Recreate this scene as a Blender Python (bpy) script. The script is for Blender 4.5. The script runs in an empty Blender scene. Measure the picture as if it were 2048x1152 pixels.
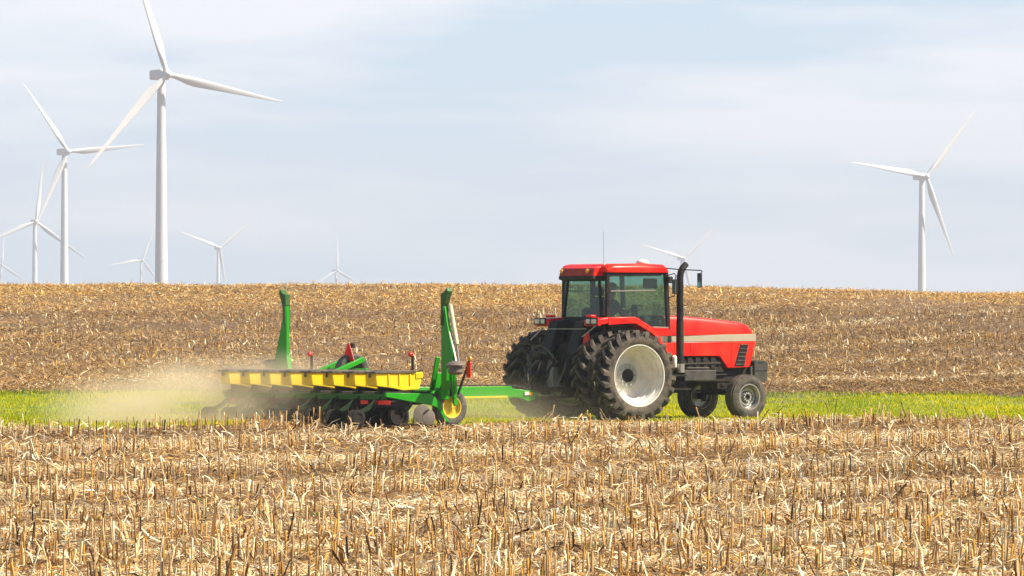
import bpy, bmesh, math, random
import numpy as np
from mathutils import Vector, Matrix
PI = math.pi
rad = math.radians
S = bpy.context.scene
COL = S.collection
random.seed(7)
RNG = np.random.default_rng(11)

# ------------------------------------------------------------------ camera, sky, sun, exposure
CZ = 1.96
cam_d = bpy.data.cameras.new('camera')
cam = bpy.data.objects.new('camera', cam_d)
COL.objects.link(cam)
cam.location = (0, 0, CZ)
cam.rotation_euler = (PI / 2, 0, 0)
cam_d.lens = 200
cam_d.sensor_width = 36
cam_d.shift_y = -74 / 2048 * -1
cam_d.clip_start = 0.5
cam_d.clip_end = 60000
S.camera = cam

SUN_DIR = Vector((0.88, -0.14, 0.98)).normalized()      # towards the sun
sun_d = bpy.data.lights.new('sun', 'SUN')
sun_d.energy = 5.0
sun_d.angle = rad(0.5)
sun_d.color = (1.0, 0.91, 0.76)
sun = bpy.data.objects.new('sun', sun_d)
COL.objects.link(sun)
sun.rotation_euler = SUN_DIR.to_track_quat('Z', 'Y').to_euler()

W = bpy.data.worlds.new('World')
S.world = W
W.use_nodes = True
nt = W.node_tree
nt.nodes.clear()
wo = nt.nodes.new('ShaderNodeOutputWorld')
bg = nt.nodes.new('ShaderNodeBackground')
sky = nt.nodes.new('ShaderNodeTexSky')
sky.sky_type = 'NISHITA'
sky.sun_disc = False
sky.sun_elevation = math.asin(SUN_DIR.z)
sky.sun_rotation = math.atan2(SUN_DIR.x, SUN_DIR.y)
sky.air_density = 1.0
sky.dust_density = 1.0
SKY_STRENGTH = 0.06
bg.inputs['Strength'].default_value = SKY_STRENGTH
tc = nt.nodes.new('ShaderNodeTexCoord')
mp = nt.nodes.new('ShaderNodeMapping')
mp.inputs['Scale'].default_value = (7, 7, 44)
mp.inputs['Location'].default_value = (0.8, 0, 0.35)
nz = nt.nodes.new('ShaderNodeTexNoise')
nz.inputs['Scale'].default_value = 1.5
nz.inputs['Detail'].default_value = 5
nz.inputs['Roughness'].default_value = 0.5
rp = nt.nodes.new('ShaderNodeMapRange')
rp.inputs['From Min'].default_value = 0.42
rp.inputs['From Max'].default_value = 0.60
rp.inputs['To Min'].default_value = 0.0
rp.inputs['To Max'].default_value = 1.0
mx = nt.nodes.new('ShaderNodeMix')
mx.data_type = 'RGBA'
veil = nt.nodes.new('ShaderNodeMix')                      # thin veil: pale blue gaps and white streaks
veil.data_type = 'RGBA'
veil.inputs[6].default_value = (6.0, 7.7, 9.3, 1)
veil.inputs[7].default_value = (9.9, 10.05, 10.6, 1)
nt.links.new(rp.outputs[0], veil.inputs[0])
nt.links.new(veil.outputs[2], mx.inputs[7])
nt.links.new(tc.outputs['Generated'], mp.inputs['Vector'])
nt.links.new(mp.outputs[0], nz.inputs['Vector'])
nt.links.new(nz.outputs['Fac'], rp.inputs['Value'])
spz = nt.nodes.new('ShaderNodeSeparateXYZ')
nt.links.new(tc.outputs['Generated'], spz.inputs[0])
el = nt.nodes.new('ShaderNodeMapRange')
el.inputs['From Min'].default_value = 0.07
el.inputs['From Max'].default_value = 0.15
el.inputs['To Min'].default_value = 0.97
el.inputs['To Max'].default_value = 0.06
nt.links.new(spz.outputs['Z'], el.inputs['Value'])

nt.links.new(el.outputs[0], mx.inputs[0])
nt.links.new(sky.outputs[0], mx.inputs[6])
nt.links.new(mx.outputs[2], bg.inputs['Color'])
nt.links.new(bg.outputs[0], wo.inputs['Surface'])

S.view_settings.view_transform = 'Standard'
S.view_settings.look = 'None'
S.view_settings.gamma = 1
S.view_settings.exposure = 0.82
S.render.engine = 'CYCLES'
S.cycles.use_denoising = True
S.cycles.max_bounces = 6
S.cycles.volume_bounces = 3
S.cycles.transparent_max_bounces = 16
S.cycles.volume_step_rate = 1.5
S.cycles.caustics_reflective = False
S.cycles.caustics_refractive = False

# ------------------------------------------------------------------ materials
def new_mat(name):
    m = bpy.data.materials.new(name)
    m.use_nodes = True
    return m, m.node_tree, m.node_tree.nodes['Principled BSDF']

def paint(name, col, rough=0.4, metal=0.0, coat=0.0, dirt=(0.34, 0.26, 0.17), dirt_amt=0.3, scale=3.0,
          low=None, bump=0.0, bscale=40):
    """solid colour with worn / dusty patches (on the red also glare); low=(z0,z1,amt): dust that has collected on the lower part"""
    m, t, b = new_mat(name)
    b.inputs['Specular IOR Level'].default_value = 0.28
    b.inputs['Roughness'].default_value = rough
    b.inputs['Metallic'].default_value = metal
    b.inputs['Coat Weight'].default_value = coat
    b.inputs['Coat Roughness'].default_value = 0.15
    tc = t.nodes.new('ShaderNodeTexCoord')
    n = t.nodes.new('ShaderNodeTexNoise')
    n.inputs['Scale'].default_value = scale
    n.inputs['Detail'].default_value = 8
    n.inputs['Roughness'].default_value = 0.65
    t.links.new(tc.outputs['Object'], n.inputs['Vector'])
    r = t.nodes.new('ShaderNodeMapRange')
    r.inputs['From Min'].default_value = 0.35
    r.inputs['From Max'].default_value = 0.75
    r.inputs['To Min'].default_value = 0.0
    r.inputs['To Max'].default_value = dirt_amt
    t.links.new(n.outputs['Fac'], r.inputs['Value'])
    fac = r.outputs[0]
    if low:
        sp = t.nodes.new('ShaderNodeSeparateXYZ')
        t.links.new(tc.outputs['Object'], sp.inputs[0])
        r2 = t.nodes.new('ShaderNodeMapRange')
        r2.inputs['From Min'].default_value = low[0]
        r2.inputs['From Max'].default_value = low[1]
        r2.inputs['To Min'].default_value = low[2]
        r2.inputs['To Max'].default_value = 0
        t.links.new(sp.outputs['Z'], r2.inputs['Value'])
        a = t.nodes.new('ShaderNodeMath'); a.operation = 'ADD'; a.use_clamp = True
        t.links.new(fac, a.inputs[0]); t.links.new(r2.outputs[0], a.inputs[1])
        fac = a.outputs[0]
    mxn = t.nodes.new('ShaderNodeMix'); mxn.data_type = 'RGBA'
    mxn.inputs[6].default_value = (*col, 1)
    mxn.inputs[7].default_value = (*dirt, 1)
    t.links.new(fac, mxn.inputs[0])
    t.links.new(mxn.outputs[2], b.inputs['Base Color'])
    r3 = t.nodes.new('ShaderNodeMapRange')
    r3.inputs['To Min'].default_value = rough
    r3.inputs['To Max'].default_value = min(1, rough + 0.5)
    t.links.new(fac, r3.inputs['Value'])
    t.links.new(r3.outputs[0], b.inputs['Roughness'])
    if bump:
        n2 = t.nodes.new('ShaderNodeTexNoise')
        n2.inputs['Scale'].default_value = bscale
        n2.inputs['Detail'].default_value = 4
        t.links.new(tc.outputs['Object'], n2.inputs['Vector'])
        bp = t.nodes.new('ShaderNodeBump')
        bp.inputs['Strength'].default_value = bump
        bp.inputs['Distance'].default_value = 0.02
        t.links.new(n2.outputs['Fac'], bp.inputs['Height'])
        t.links.new(bp.outputs[0], b.inputs['Normal'])
    return m

M = {}
M['red'] = paint('red_paint', (0.80, 0.004, 0.002), 0.28, coat=0.06, dirt=(0.80, 0.12, 0.04), dirt_amt=0.42, scale=1.3)  # orange patches: dust plus washed-out glare put into the colour
M['red_shade'] = paint('shaded_dusty_red', (0.45, 0.02, 0.015), 0.55, dirt=(0.38, 0.16, 0.11), dirt_amt=0.5, scale=5)  # darker red: shade of the rear roof face put into the colour
M['stripe'] = paint('silver_stripe', (0.52, 0.44, 0.34), 0.4, metal=0.2, dirt=(0.36, 0.27, 0.18), dirt_amt=0.5, scale=4)
M['black'] = paint('black_paint', (0.008, 0.008, 0.009), 0.45, dirt=(0.07, 0.052, 0.035), dirt_amt=0.5, scale=4)
M['dark'] = paint('dark_iron', (0.012, 0.011, 0.010), 0.65, dirt=(0.09, 0.06, 0.038), dirt_amt=0.55, scale=6, bump=0.4)
M['fendback'] = paint('fender_back_plastic', (0.010, 0.010, 0.011), 0.55, dirt=(0.07, 0.055, 0.04), dirt_amt=0.5, scale=3)
M['rubber'] = paint('dusty_rubber', (0.035, 0.032, 0.029), 0.75, dirt=(0.24, 0.185, 0.13), dirt_amt=0.85, scale=5, bump=0.5, bscale=30)
M['rubber_dark'] = paint('dark_rubber', (0.010, 0.009, 0.008), 0.8, dirt=(0.06, 0.045, 0.03), dirt_amt=0.5, scale=6)
M['rubber_front'] = paint('dusty_front_rubber', (0.04, 0.036, 0.032), 0.75, dirt=(0.26, 0.205, 0.15), dirt_amt=0.6, scale=6, bump=0.3)
M['rim'] = paint('rim_paint', (0.80, 0.77, 0.71), 0.34, metal=0.15, dirt=(0.42, 0.31, 0.20), dirt_amt=0.5, scale=5)
M['hubplate'] = paint('hub_plate', (0.50, 0.51, 0.48), 0.4, metal=0.3, dirt=(0.30, 0.24, 0.17), dirt_amt=0.6, scale=9)
M['steel'] = paint('bare_steel', (0.45, 0.43, 0.40), 0.35, metal=0.8, dirt=(0.30, 0.22, 0.15), dirt_amt=0.6, scale=9)
M['weights'] = paint('cast_weights', (0.035, 0.038, 0.040), 0.55, dirt=(0.18, 0.14, 0.10), dirt_amt=0.55, scale=5, bump=0.3)
M['green'] = paint('green_paint', (0.004, 0.32, 0.001), 0.38, coat=0.12, dirt=(0.12, 0.28, 0.02), dirt_amt=0.3, scale=3)
M['green_dk'] = paint('dusty_green_paint', (0.02, 0.13, 0.015), 0.5, dirt=(0.16, 0.14, 0.08), dirt_amt=0.6, scale=5)
M['unit_dark'] = paint('dusty_dark_green', (0.006, 0.030, 0.006), 0.6, dirt=(0.03, 0.028, 0.016), dirt_amt=0.5, scale=5)
M['green_bar'] = paint('dull_green_paint', (0.004, 0.16, 0.002), 0.5, dirt=(0.08, 0.10, 0.03), dirt_amt=0.5, scale=3)
M['yellow'] = paint('yellow_plastic', (0.98, 0.66, 0.002), 0.45, dirt=(0.75, 0.52, 0.10), dirt_amt=0.3, scale=3)
M['yel_paint'] = paint('yellow_paint', (0.82, 0.60, 0.01), 0.35, coat=0.3, dirt=(0.45, 0.34, 0.18), dirt_amt=0.5, scale=6)
M['lid'] = paint('grey_lid', (0.055, 0.05, 0.045), 0.45, dirt=(0.32, 0.26, 0.18), dirt_amt=0.8, scale=4)
M['cream'] = paint('cream_cylinder', (0.72, 0.66, 0.44), 0.35, coat=0.4, dirt=(0.45, 0.40, 0.2), dirt_amt=0.4, scale=6)
M['disc'] = paint('worn_disc', (0.20, 0.18, 0.16), 0.45, metal=0.3, dirt=(0.16, 0.11, 0.07), dirt_amt=0.9, scale=8)
M['tyre_grey'] = paint('grey_dusty_rubber', (0.06, 0.057, 0.052), 0.8, dirt=(0.30, 0.26, 0.20), dirt_amt=0.65, scale=6, bump=0.4)
M['fluor'] = paint('fluorescent_orange_red', (1.0, 0.012, 0.002), 0.6, dirt_amt=0.0)
M['redglass'] = paint('red_reflector', (0.98, 0.010, 0.005), 0.4, coat=0.2, dirt_amt=0.05)
M['amber'] = paint('amber_lens', (0.95, 0.36, 0.01), 0.25, coat=0.6, dirt_amt=0.1)
M['lens'] = paint('clear_lens', (0.62, 0.60, 0.54), 0.15, metal=0.4, coat=0.6, dirt_amt=0.3)
M['white'] = paint('white_plastic', (0.80, 0.78, 0.72), 0.4, dirt_amt=0.2)
M['turbine'] = paint('turbine_white', (0.80, 0.80, 0.79), 0.40, dirt=(0.62, 0.60, 0.57), dirt_amt=0.35, scale=0.25)
M['cloth'] = paint('navy_work_shirt', (0.05, 0.06, 0.09), 0.9, dirt_amt=0.2)
M['jeans'] = paint('blue_jeans', (0.05, 0.07, 0.12), 0.9, dirt_amt=0.2)
M['skin'] = paint('skin', (0.45, 0.24, 0.16), 0.55, dirt_amt=0.05)
M['cap'] = paint('cap_cloth', (0.05, 0.05, 0.05), 0.9, dirt_amt=0.1)
M['seat'] = paint('seat_fabric', (0.045, 0.045, 0.05), 0.85, dirt_amt=0.25)
M['interior'] = paint('cab_interior', (0.07, 0.075, 0.075), 0.7, dirt_amt=0.25)
M['mirror'] = paint('mirror_glass', (0.75, 0.78, 0.80), 0.06, metal=1.0, dirt_amt=0.05)

_yb = M['yellow'].node_tree.nodes['Principled BSDF']; _yb.inputs['Subsurface Weight'].default_value = 0.6; _yb.inputs['Subsurface Radius'].default_value = (1.0, 0.7, 0.1); _yb.inputs['Subsurface Scale'].default_value = 0.12
def glass_mat():
    m, t, b = new_mat('green_tinted_glass')
    out = t.nodes['Material Output']
    t.nodes.remove(b)
    tr = t.nodes.new('ShaderNodeBsdfTransparent'); tr.inputs[0].default_value = (0.63, 0.79, 0.73, 1)
    gl = t.nodes.new('ShaderNodeBsdfGlossy'); gl.inputs['Roughness'].default_value = 0.03
    df = t.nodes.new('ShaderNodeBsdfDiffuse'); df.inputs[0].default_value = (0.22, 0.34, 0.31, 1)
    fr = t.nodes.new('ShaderNodeFresnel'); fr.inputs[0].default_value = 1.5
    m1 = t.nodes.new('ShaderNodeMixShader'); m1.inputs[0].default_value = 0.04
    t.links.new(tr.outputs[0], m1.inputs[1]); t.links.new(df.outputs[0], m1.inputs[2])
    m2 = t.nodes.new('ShaderNodeMixShader')
    ge = t.nodes.new('ShaderNodeNewGeometry'); bk = t.nodes.new('ShaderNodeMath'); bk.operation = 'SUBTRACT'; bk.inputs[0].default_value = 1.0; bk.use_clamp = True
    t.links.new(ge.outputs['Backfacing'], bk.inputs[1])
    bm_ = t.nodes.new('ShaderNodeMath'); bm_.operation = 'MULTIPLY'; t.links.new(bk.outputs[0], bm_.inputs[0]); t.links.new(fr.outputs[0], bm_.inputs[1])
    t.links.new(bm_.outputs[0], m2.inputs[0]); t.links.new(m1.outputs[0], m2.inputs[1]); t.links.new(gl.outputs[0], m2.inputs[2])
    t.links.new(m2.outputs[0], out.inputs['Surface'])
    return m
M['glass'] = glass_mat()

def tint_mat(name, rough=0.75, trans=0.0):
    """the colour each straw or blade was given, stored on the mesh"""
    m, t, b = new_mat(name)
    a = t.nodes.new('ShaderNodeAttribute'); a.attribute_name = 'tint'
    t.links.new(a.outputs['Color'], b.inputs['Base Color'])
    b.inputs['Roughness'].default_value = rough
    b.inputs['Specular IOR Level'].default_value = 0.08
    if trans:
        out = t.nodes['Material Output']
        tl = t.nodes.new('ShaderNodeBsdfTranslucent')
        t.links.new(a.outputs['Color'], tl.inputs[0])
        mm = t.nodes.new('ShaderNodeMixShader'); mm.inputs[0].default_value = trans
        t.links.new(b.outputs[0], mm.inputs[1]); t.links.new(tl.outputs[0], mm.inputs[2])
        t.links.new(mm.outputs[0], out.inputs['Surface'])
    return m
M['straw'] = tint_mat('dry_straw', 0.6, 0.25)
M['grass'] = tint_mat('grass_blades', 0.6, 0.35)

def soil_mat():
    m, t, b = new_mat('soil_and_chaff')
    b.inputs['Roughness'].default_value = 0.95
    g = t.nodes.new('ShaderNodeNewGeometry')
    def noise(scale, detail, rough=0.6):
        n = t.nodes.new('ShaderNodeTexNoise')
        n.inputs['Scale'].default_value = scale; n.inputs['Detail'].default_value = detail
        n.inputs['Roughness'].default_value = rough
        t.links.new(g.outputs['Position'], n.inputs['Vector'])
        return n
    n1 = noise(7.0, 8, 0.75)
    n2 = noise(0.18, 3)
    cr = t.nodes.new('ShaderNodeValToRGB')
    cr.color_ramp.elements[0].position = 0.30; cr.color_ramp.elements[0].color = (0.045, 0.026, 0.013, 1)
    cr.color_ramp.elements[1].position = 0.68; cr.color_ramp.elements[1].color = (0.42, 0.28, 0.14, 1)
    e = cr.color_ramp.elements.new(0.47); e.color = (0.13, 0.075, 0.036, 1)
    e = cr.color_ramp.elements.new(0.56); e.color = (0.22, 0.135, 0.065, 1)
    t.links.new(n1.outputs['Fac'], cr.inputs[0])
    mm = t.nodes.new('ShaderNodeMix'); mm.data_type = 'RGBA'; mm.blend_type = 'MULTIPLY'; mm.inputs[0].default_value = 0.5
    cr2 = t.nodes.new('ShaderNodeValToRGB')
    cr2.color_ramp.elements[0].position = 0.35; cr2.color_ramp.elements[0].color = (0.62, 0.58, 0.55, 1)
    cr2.color_ramp.elements[1].position = 0.65; cr2.color_ramp.elements[1].color = (1, 1, 1, 1)
    t.links.new(n2.outputs['Fac'], cr2.inputs[0])
    t.links.new(cr.outputs[0], mm.inputs[6]); t.links.new(cr2.outputs[0], mm.inputs[7])
    t.links.new(mm.outputs[2], b.inputs['Base Color'])
    bp = t.nodes.new('ShaderNodeBump'); bp.inputs['Strength'].default_value = 0.9; bp.inputs['Distance'].default_value = 0.05
    t.links.new(n1.outputs['Fac'], bp.inputs['Height']); t.links.new(bp.outputs[0], b.inputs['Normal'])
    return m
M['soil'] = soil_mat()

def turf_mat():
    m, t, b = new_mat('turf')
    b.inputs['Roughness'].default_value = 0.9
    g = t.nodes.new('ShaderNodeNewGeometry')
    n = t.nodes.new('ShaderNodeTexNoise'); n.inputs['Scale'].default_value = 1.2; n.inputs['Detail'].default_value = 8
    t.links.new(g.outputs['Position'], n.inputs['Vector'])
    cr = t.nodes.new('ShaderNodeValToRGB')
    cr.color_ramp.elements[0].position = 0.35; cr.color_ramp.elements[0].color = (0.10, 0.17, 0.012, 1)
    cr.color_ramp.elements[1].position = 0.7; cr.color_ramp.elements[1].color = (0.30, 0.32, 0.05, 1)
    t.links.new(n.outputs['Fac'], cr.inputs[0]); t.links.new(cr.outputs[0], b.inputs['Base Color'])
    return m
M['turf'] = turf_mat()

# ------------------------------------------------------------------ mesh helpers
def R_(x, y):      # (forward, right) -> local (x, y): local y points left
    return x, -y

class MB:
    """collects faces in machine coordinates: X forward, r right, z up"""
    def __init__(self, ox=0.0):
        self.v = []; self.f = []; self.s = []; self.m = []; self.mi = 0; self.ox = ox
    def add(self, vs, fs, smooth=False):
        n = len(self.v)
        self.v += [(x + self.ox, -r, z) for x, r, z in vs]
        self.f += [tuple(i + n for i in f) for f in fs]
        self.s += [smooth] * len(fs); self.m += [self.mi] * len(fs)
        return self
    def box(self, x0, x1, r0, r1, z0, z1):
        vs = [(x, r, z) for x in (x0, x1) for r in (r0, r1) for z in (z0, z1)]
        return self.add(vs, [(0, 1, 3, 2), (4, 6, 7, 5), (0, 4, 5, 1), (2, 3, 7, 6), (0, 2, 6, 4), (1, 5, 7, 3)])
    def side(self, pts, r0, r1):
        """outline in (X, z) extruded across r"""
        n = len(pts)
        vs = [(x, r0, z) for x, z in pts] + [(x, r1, z) for x, z in pts]
        fs = [tuple(range(n)), tuple(range(2 * n - 1, n - 1, -1))] + [(i, (i + 1) % n, n + (i + 1) % n, n + i) for i in range(n)]
        return self.add(vs, fs)
    def front(self, pts, x0, x1):
        """outline in (r, z) extruded along X"""
        n = len(pts)
        vs = [(x0, r, z) for r, z in pts] + [(x1, r, z) for r, z in pts]
        fs = [tuple(range(n)), tuple(range(2 * n - 1, n - 1, -1))] + [(i, (i + 1) % n, n + (i + 1) % n, n + i) for i in range(n)]
        return self.add(vs, fs)
    def loft(self, rings, cap=True, smooth=False):
        n = len(rings[0]); vs = [p for r in rings for p in r]; fs = []
        for k in range(len(rings) - 1):
            for i in range(n):
                j = (i + 1) % n
                fs.append((k * n + i, k * n + j, (k + 1) * n + j, (k + 1) * n + i))
        self.add(vs, fs, smooth)
        if cap:
            self.add(list(rings[0]), [tuple(range(n))]); self.add(list(rings[-1]), [tuple(range(n - 1, -1, -1))])
        return self
    def tube(self, pts, rr, n=10, flat=1.0):
        P = [Vector(p) for p in pts]
        if not isinstance(rr, (list, tuple)): rr = [rr] * len(P)
        rings = []; up = None
        for i, p in enumerate(P):
            d = (P[min(i + 1, len(P) - 1)] - P[max(i - 1, 0)]).normalized()
            if up is None:
                up = Vector((0, 0, 1)) if abs(d.z) < 0.9 else Vector((1, 0, 0))
            a = d.cross(up).normalized(); b = a.cross(d).normalized(); up = b
            rings.append([tuple(p + a * math.cos(2 * PI * k / n) * rr[i] + b * math.sin(2 * PI * k / n) * rr[i] * flat) for k in range(n)])
        return self.loft(rings, True, True)
    def bar(self, p0, p1, w, h):
        """square bar between two points"""
        p0, p1 = Vector(p0), Vector(p1)
        d = (p1 - p0).normalized()
        up = Vector((0, 0, 1)) if abs(d.z) < 0.95 else Vector((1, 0, 0))
        a = d.cross(up).normalized() * w / 2; b = a.cross(d).normalized() * h / 2
        ring = lambda p: [tuple(p + a + b), tuple(p - a + b), tuple(p - a - b), tuple(p + a - b)]
        return self.loft([ring(p0), ring(p1)])
    def lathe(self, prof, c=(0, 0, 0), axis='r', n=48, smooth=True, closed=False):
        """profile of (offset along axis, radius)"""
        vs = []; m = len(prof)
        for k in range(n):
            a = 2 * PI * k / n; ca, sa = math.cos(a), math.sin(a)
            for t, q in prof:
                if axis == 'r': vs.append((c[0] + q * ca, c[1] + t, c[2] + q * sa))
                elif axis == 'x': vs.append((c[0] + t, c[1] + q * ca, c[2] + q * sa))
                else: vs.append((c[0] + q * ca, c[1] + q * sa, c[2] + t))
        fs = []
        for k in range(n):
            k2 = (k + 1) % n
            for i in range(m if closed else m - 1):
                j = (i + 1) % m
                fs.append((k * m + i, k * m + j, k2 * m + j, k2 * m + i))
        return self.add(vs, fs, smooth)
    def build(self, name, mat, parent=None, bevel=0.0, seg=2, label=None):
        me = bpy.data.meshes.new(name)
        me.from_pydata(self.v, [], self.f)
        me.polygons.foreach_set('use_smooth', self.s); me.polygons.foreach_set('material_index', self.m)
        bm = bmesh.new(); bm.from_mesh(me)
        bmesh.ops.remove_doubles(bm, verts=bm.verts, dist=1e-5)
        bmesh.ops.recalc_face_normals(bm, faces=bm.faces)
        bm.to_mesh(me); bm.free()
        me.set_sharp_from_angle(angle=rad(38))
        for k_ in (mat if isinstance(mat, tuple) else (mat,)): me.materials.append(M[k_])
        o = bpy.data.objects.new(name, me); COL.objects.link(o)
        if parent: o.parent = parent
        if bevel:
            b = o.modifiers.new('bevel', 'BEVEL'); b.width = bevel; b.segments = seg; b.limit_method = 'ANGLE'; b.angle_limit = rad(35)
            b.harden_normals = False
        if label: o['label'] = label
        return o

def empty(name, loc, rz=0, parent=None):
    o = bpy.data.objects.new(name, None); COL.objects.link(o)
    o.location = loc; o.rotation_euler = (0, 0, rz); o.empty_display_size = 0.2
    if parent: o.parent = parent
    return o
def tag(o, label=None, cat=None, group=None, kind=None):
    if label: o['label'] = label
    if cat: o['category'] = cat
    if group: o['group'] = group
    if kind: o['kind'] = kind
    return o
def copy_tree(o, parent=None):
    c = o.copy(); COL.objects.link(c); c.parent = parent
    for ch in list(o.children): copy_tree(ch, c)
    return c
def arc(c, r, a0, a1, n, plane='xz'):
    out = []
    for k in range(n + 1):
        a = rad(a0 + (a1 - a0) * k / n)
        if plane == 'xz': out.append((c[0] + r * math.cos(a), c[1], c[2] + r * math.sin(a)))
        else: out.append((c[0], c[1] + r * math.cos(a), c[2] + r * math.sin(a)))
    return out

# ------------------------------------------------------------------ terrain
F = 2048 * 200 / 36
TH = rad(35.0); CT, ST, TT = math.cos(TH), math.sin(TH), math.tan(TH)
OX, OY = 153 / F * 117.0, 117.0
TURB = [  # u, v of hub, blade length in px, phase, yaw
    (334, 148, 255, -12.2, 25), (136, 303, 165, 5.0, 26), (1853, 353, 170, 50.5, 23), (72, 443, 124, 83.0, 14),
    (440, 496, 91, 38.6, 22), (285, 520, 73, 68.0, 24), (675, 541, 73, 90.0, 24), (4, 530, 71, 86.0, 20),
    (1368, 517, 97, 43.0, 20), (1330, 538, 60, 66.0, 22)]
TB = []
for (u, v, L, ph, yw) in TURB:
    D = 41.0 * F / L
    TB.append(((u - 1024) / F * D, D, CZ + (650 - v) / F * D - 80.0))

def sstep(a, b, t):
    t = np.clip((t - a) / (b - a), 0, 1)
    return t * t * (3 - 2 * t)
def zfar(x, y):
    num = np.zeros_like(x, dtype=float); den = np.zeros_like(num)
    for (tx, ty, tz) in TB:
        w = 1.0 / (((x - tx) ** 2 + (y - ty) ** 2) / 250.0 ** 2 + 0.02) ** 1.5
        num += w * tz; den += w
    return (num + 0.02 * -6) / (den + 0.02)
def crest_v(x):
    return 571 + 20 * sstep(-1, 24, x)
def ground(x, y):
    x = np.asarray(x, float); y = np.asarray(y, float)
    yc = np.clip(y, 62, 112)
    vi = 1152 - (yc - 62) * 6.06
    z = CZ - (vi - 650) / F * yc
    z = np.where(y < 62, -0.775 + (62 - y) * 0.010, z)
    z = np.where(y > 112, 0.0, z)
    # hollow of the waterway and the long rise behind it
    zg = 0.405 * sstep(121, 136, y)
    z = np.where(y > 112, zg, z)
    t = np.clip((y - 134) / 81, 0, 1)
    vh = 783 - (783 - crest_v(x)) * t
    zh = CZ + (650 - vh) / F * np.clip(y, 134, 215)
    z = np.where(y > 134, zg * (1 - sstep(134, 137, y)) + zh * sstep(134, 137, y), z)
    zb = zfar(x, y)
    k = sstep(216, 620, y)
    z = np.where(y > 215, z * (1 - k) + zb * k, z)
    z = z + 0.03 * np.sin(x * 0.9 + 1.3 * np.sin(y * 0.37)) * np.sin(y * 0.53 + x * 0.21) * (np.abs(y - 80) < 150)
    return z

def axis_samples(lims):
    out = []
    for a, b, st in lims: out += list(np.arange(a, b, st))
    return np.array(out)
ys = np.concatenate([axis_samples([(-90, 56, 8), (56, 232, 0.6), (232, 300, 6), (300, 700, 25)]), np.geomspace(700, 8900, 40)])
xp = np.concatenate([np.arange(0, 34, 0.8), np.arange(34, 90, 6), np.geomspace(90, 5900, 22)])
xs = np.concatenate([-xp[:0:-1], xp])
def sheet(name, xs, ys, zf, mat):
    X, Y = np.meshgrid(xs, ys)
    Z = zf(X, Y)
    co = np.stack([X, Y, Z], -1).reshape(-1, 3)
    ny, nx = X.shape
    i = np.arange(ny - 1)[:, None] * nx + np.arange(nx - 1)[None]
    q = np.stack([i, i + 1, i + nx + 1, i + nx], -1).reshape(-1, 4)
    return raw_mesh(name, co, q, mat, smooth=True)
def raw_mesh(name, co, quads, mat, col=None, smooth=False, k=4):
    me = bpy.data.meshes.new(name)
    me.vertices.add(len(co)); me.vertices.foreach_set('co', co.astype(np.float32).ravel())
    nf = len(quads)
    me.loops.add(nf * k); me.loops.foreach_set('vertex_index', quads.astype(np.int32).ravel())
    me.polygons.add(nf); me.polygons.foreach_set('loop_start', np.arange(0, nf * k, k, dtype=np.int32))
    if smooth: me.polygons.foreach_set('use_smooth', np.ones(nf, bool))
    me.update(calc_edges=True)
    if col is not None:
        a = me.color_attributes.new('tint', 'FLOAT_COLOR', 'POINT')
        c4 = np.concatenate([col, np.ones((len(col), 1))], 1).astype(np.float32)
        a.data.foreach_set('color', c4.ravel())
    me.materials.append(M[mat])
    o = bpy.data.objects.new(name, me); COL.objects.link(o)
    return o
g = sheet('ground', xs, ys, ground, 'soil'); tag(g, kind='structure')

# waterway of grass between the two fields
def near_edge(x):     # the near field ends along the tractor's line of travel
    return 113.2 + x * 0.30 + 0.5 * np.sin(x * 1.1) + 0.35 * np.sin(x * 2.7 + 1)
def far_edge(x):
    return 132.8 - 0.09 * np.maximum(x, 0) + 0.5 * np.sin(x * 0.8 + 2) + 0.4 * np.sin(x * 2.1) - 0.03 * x
xg = np.arange(-32, 20, 0.5)
tv = np.linspace(0, 1, 30)
Xg, Tg = np.meshgrid(xg, tv)
ne = np.minimum(near_edge(Xg), far_edge(Xg) - 0.3)
Yg = ne + (far_edge(Xg) - ne) * Tg
Zg = ground(Xg, Yg) + 0.012
i = np.arange(len(tv) - 1)[:, None] * len(xg) + np.arange(len(xg) - 1)[None]
q = np.stack([i, i + 1, i + len(xg) + 1, i + len(xg)], -1).reshape(-1, 4)
gs = raw_mesh('grass_waterway', np.stack([Xg, Yg, Zg], -1).reshape(-1, 3), q, 'turf', smooth=True)
tag(gs, kind='structure')

def in_grass(x, y, m=0.0):
    return (y > near_edge(x) - m) & (y < far_edge(x) + m) & (x < 19.5)

# ------------------------------------------------------------------ straw, stalks, grass (nobody could count them)
def noise2(x, y, seed=0):
    """cheap smooth pseudo noise, about -1..1"""
    r = np.random.default_rng(seed); s = np.zeros_like(x)
    for k in range(7):
        a = r.uniform(0, 2 * PI); f = r.uniform(0.5, 2.2); p = r.uniform(0, 6)
        s += np.sin((x * math.cos(a) + y * math.sin(a)) * f + p + 1.5 * np.sin(x * f * 0.4 + p))
    return s / 3.2

PAL = np.array([(0.74, 0.49, 0.22), (0.87, 0.64, 0.35), (0.94, 0.82, 0.58), (0.46, 0.25, 0.08), (0.26, 0.125, 0.04),
                (0.66, 0.38, 0.09), (0.38, 0.24, 0.11), (0.07, 0.035, 0.015)])
def pick(n, w, var=0.12):
    w = np.array(w, float); w /= w.sum()
    c = PAL[RNG.choice(len(PAL), n, p=w)]
    return np.clip(c * (1 + RNG.normal(0, var, (n, 1))), 0.02, 0.93)

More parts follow.
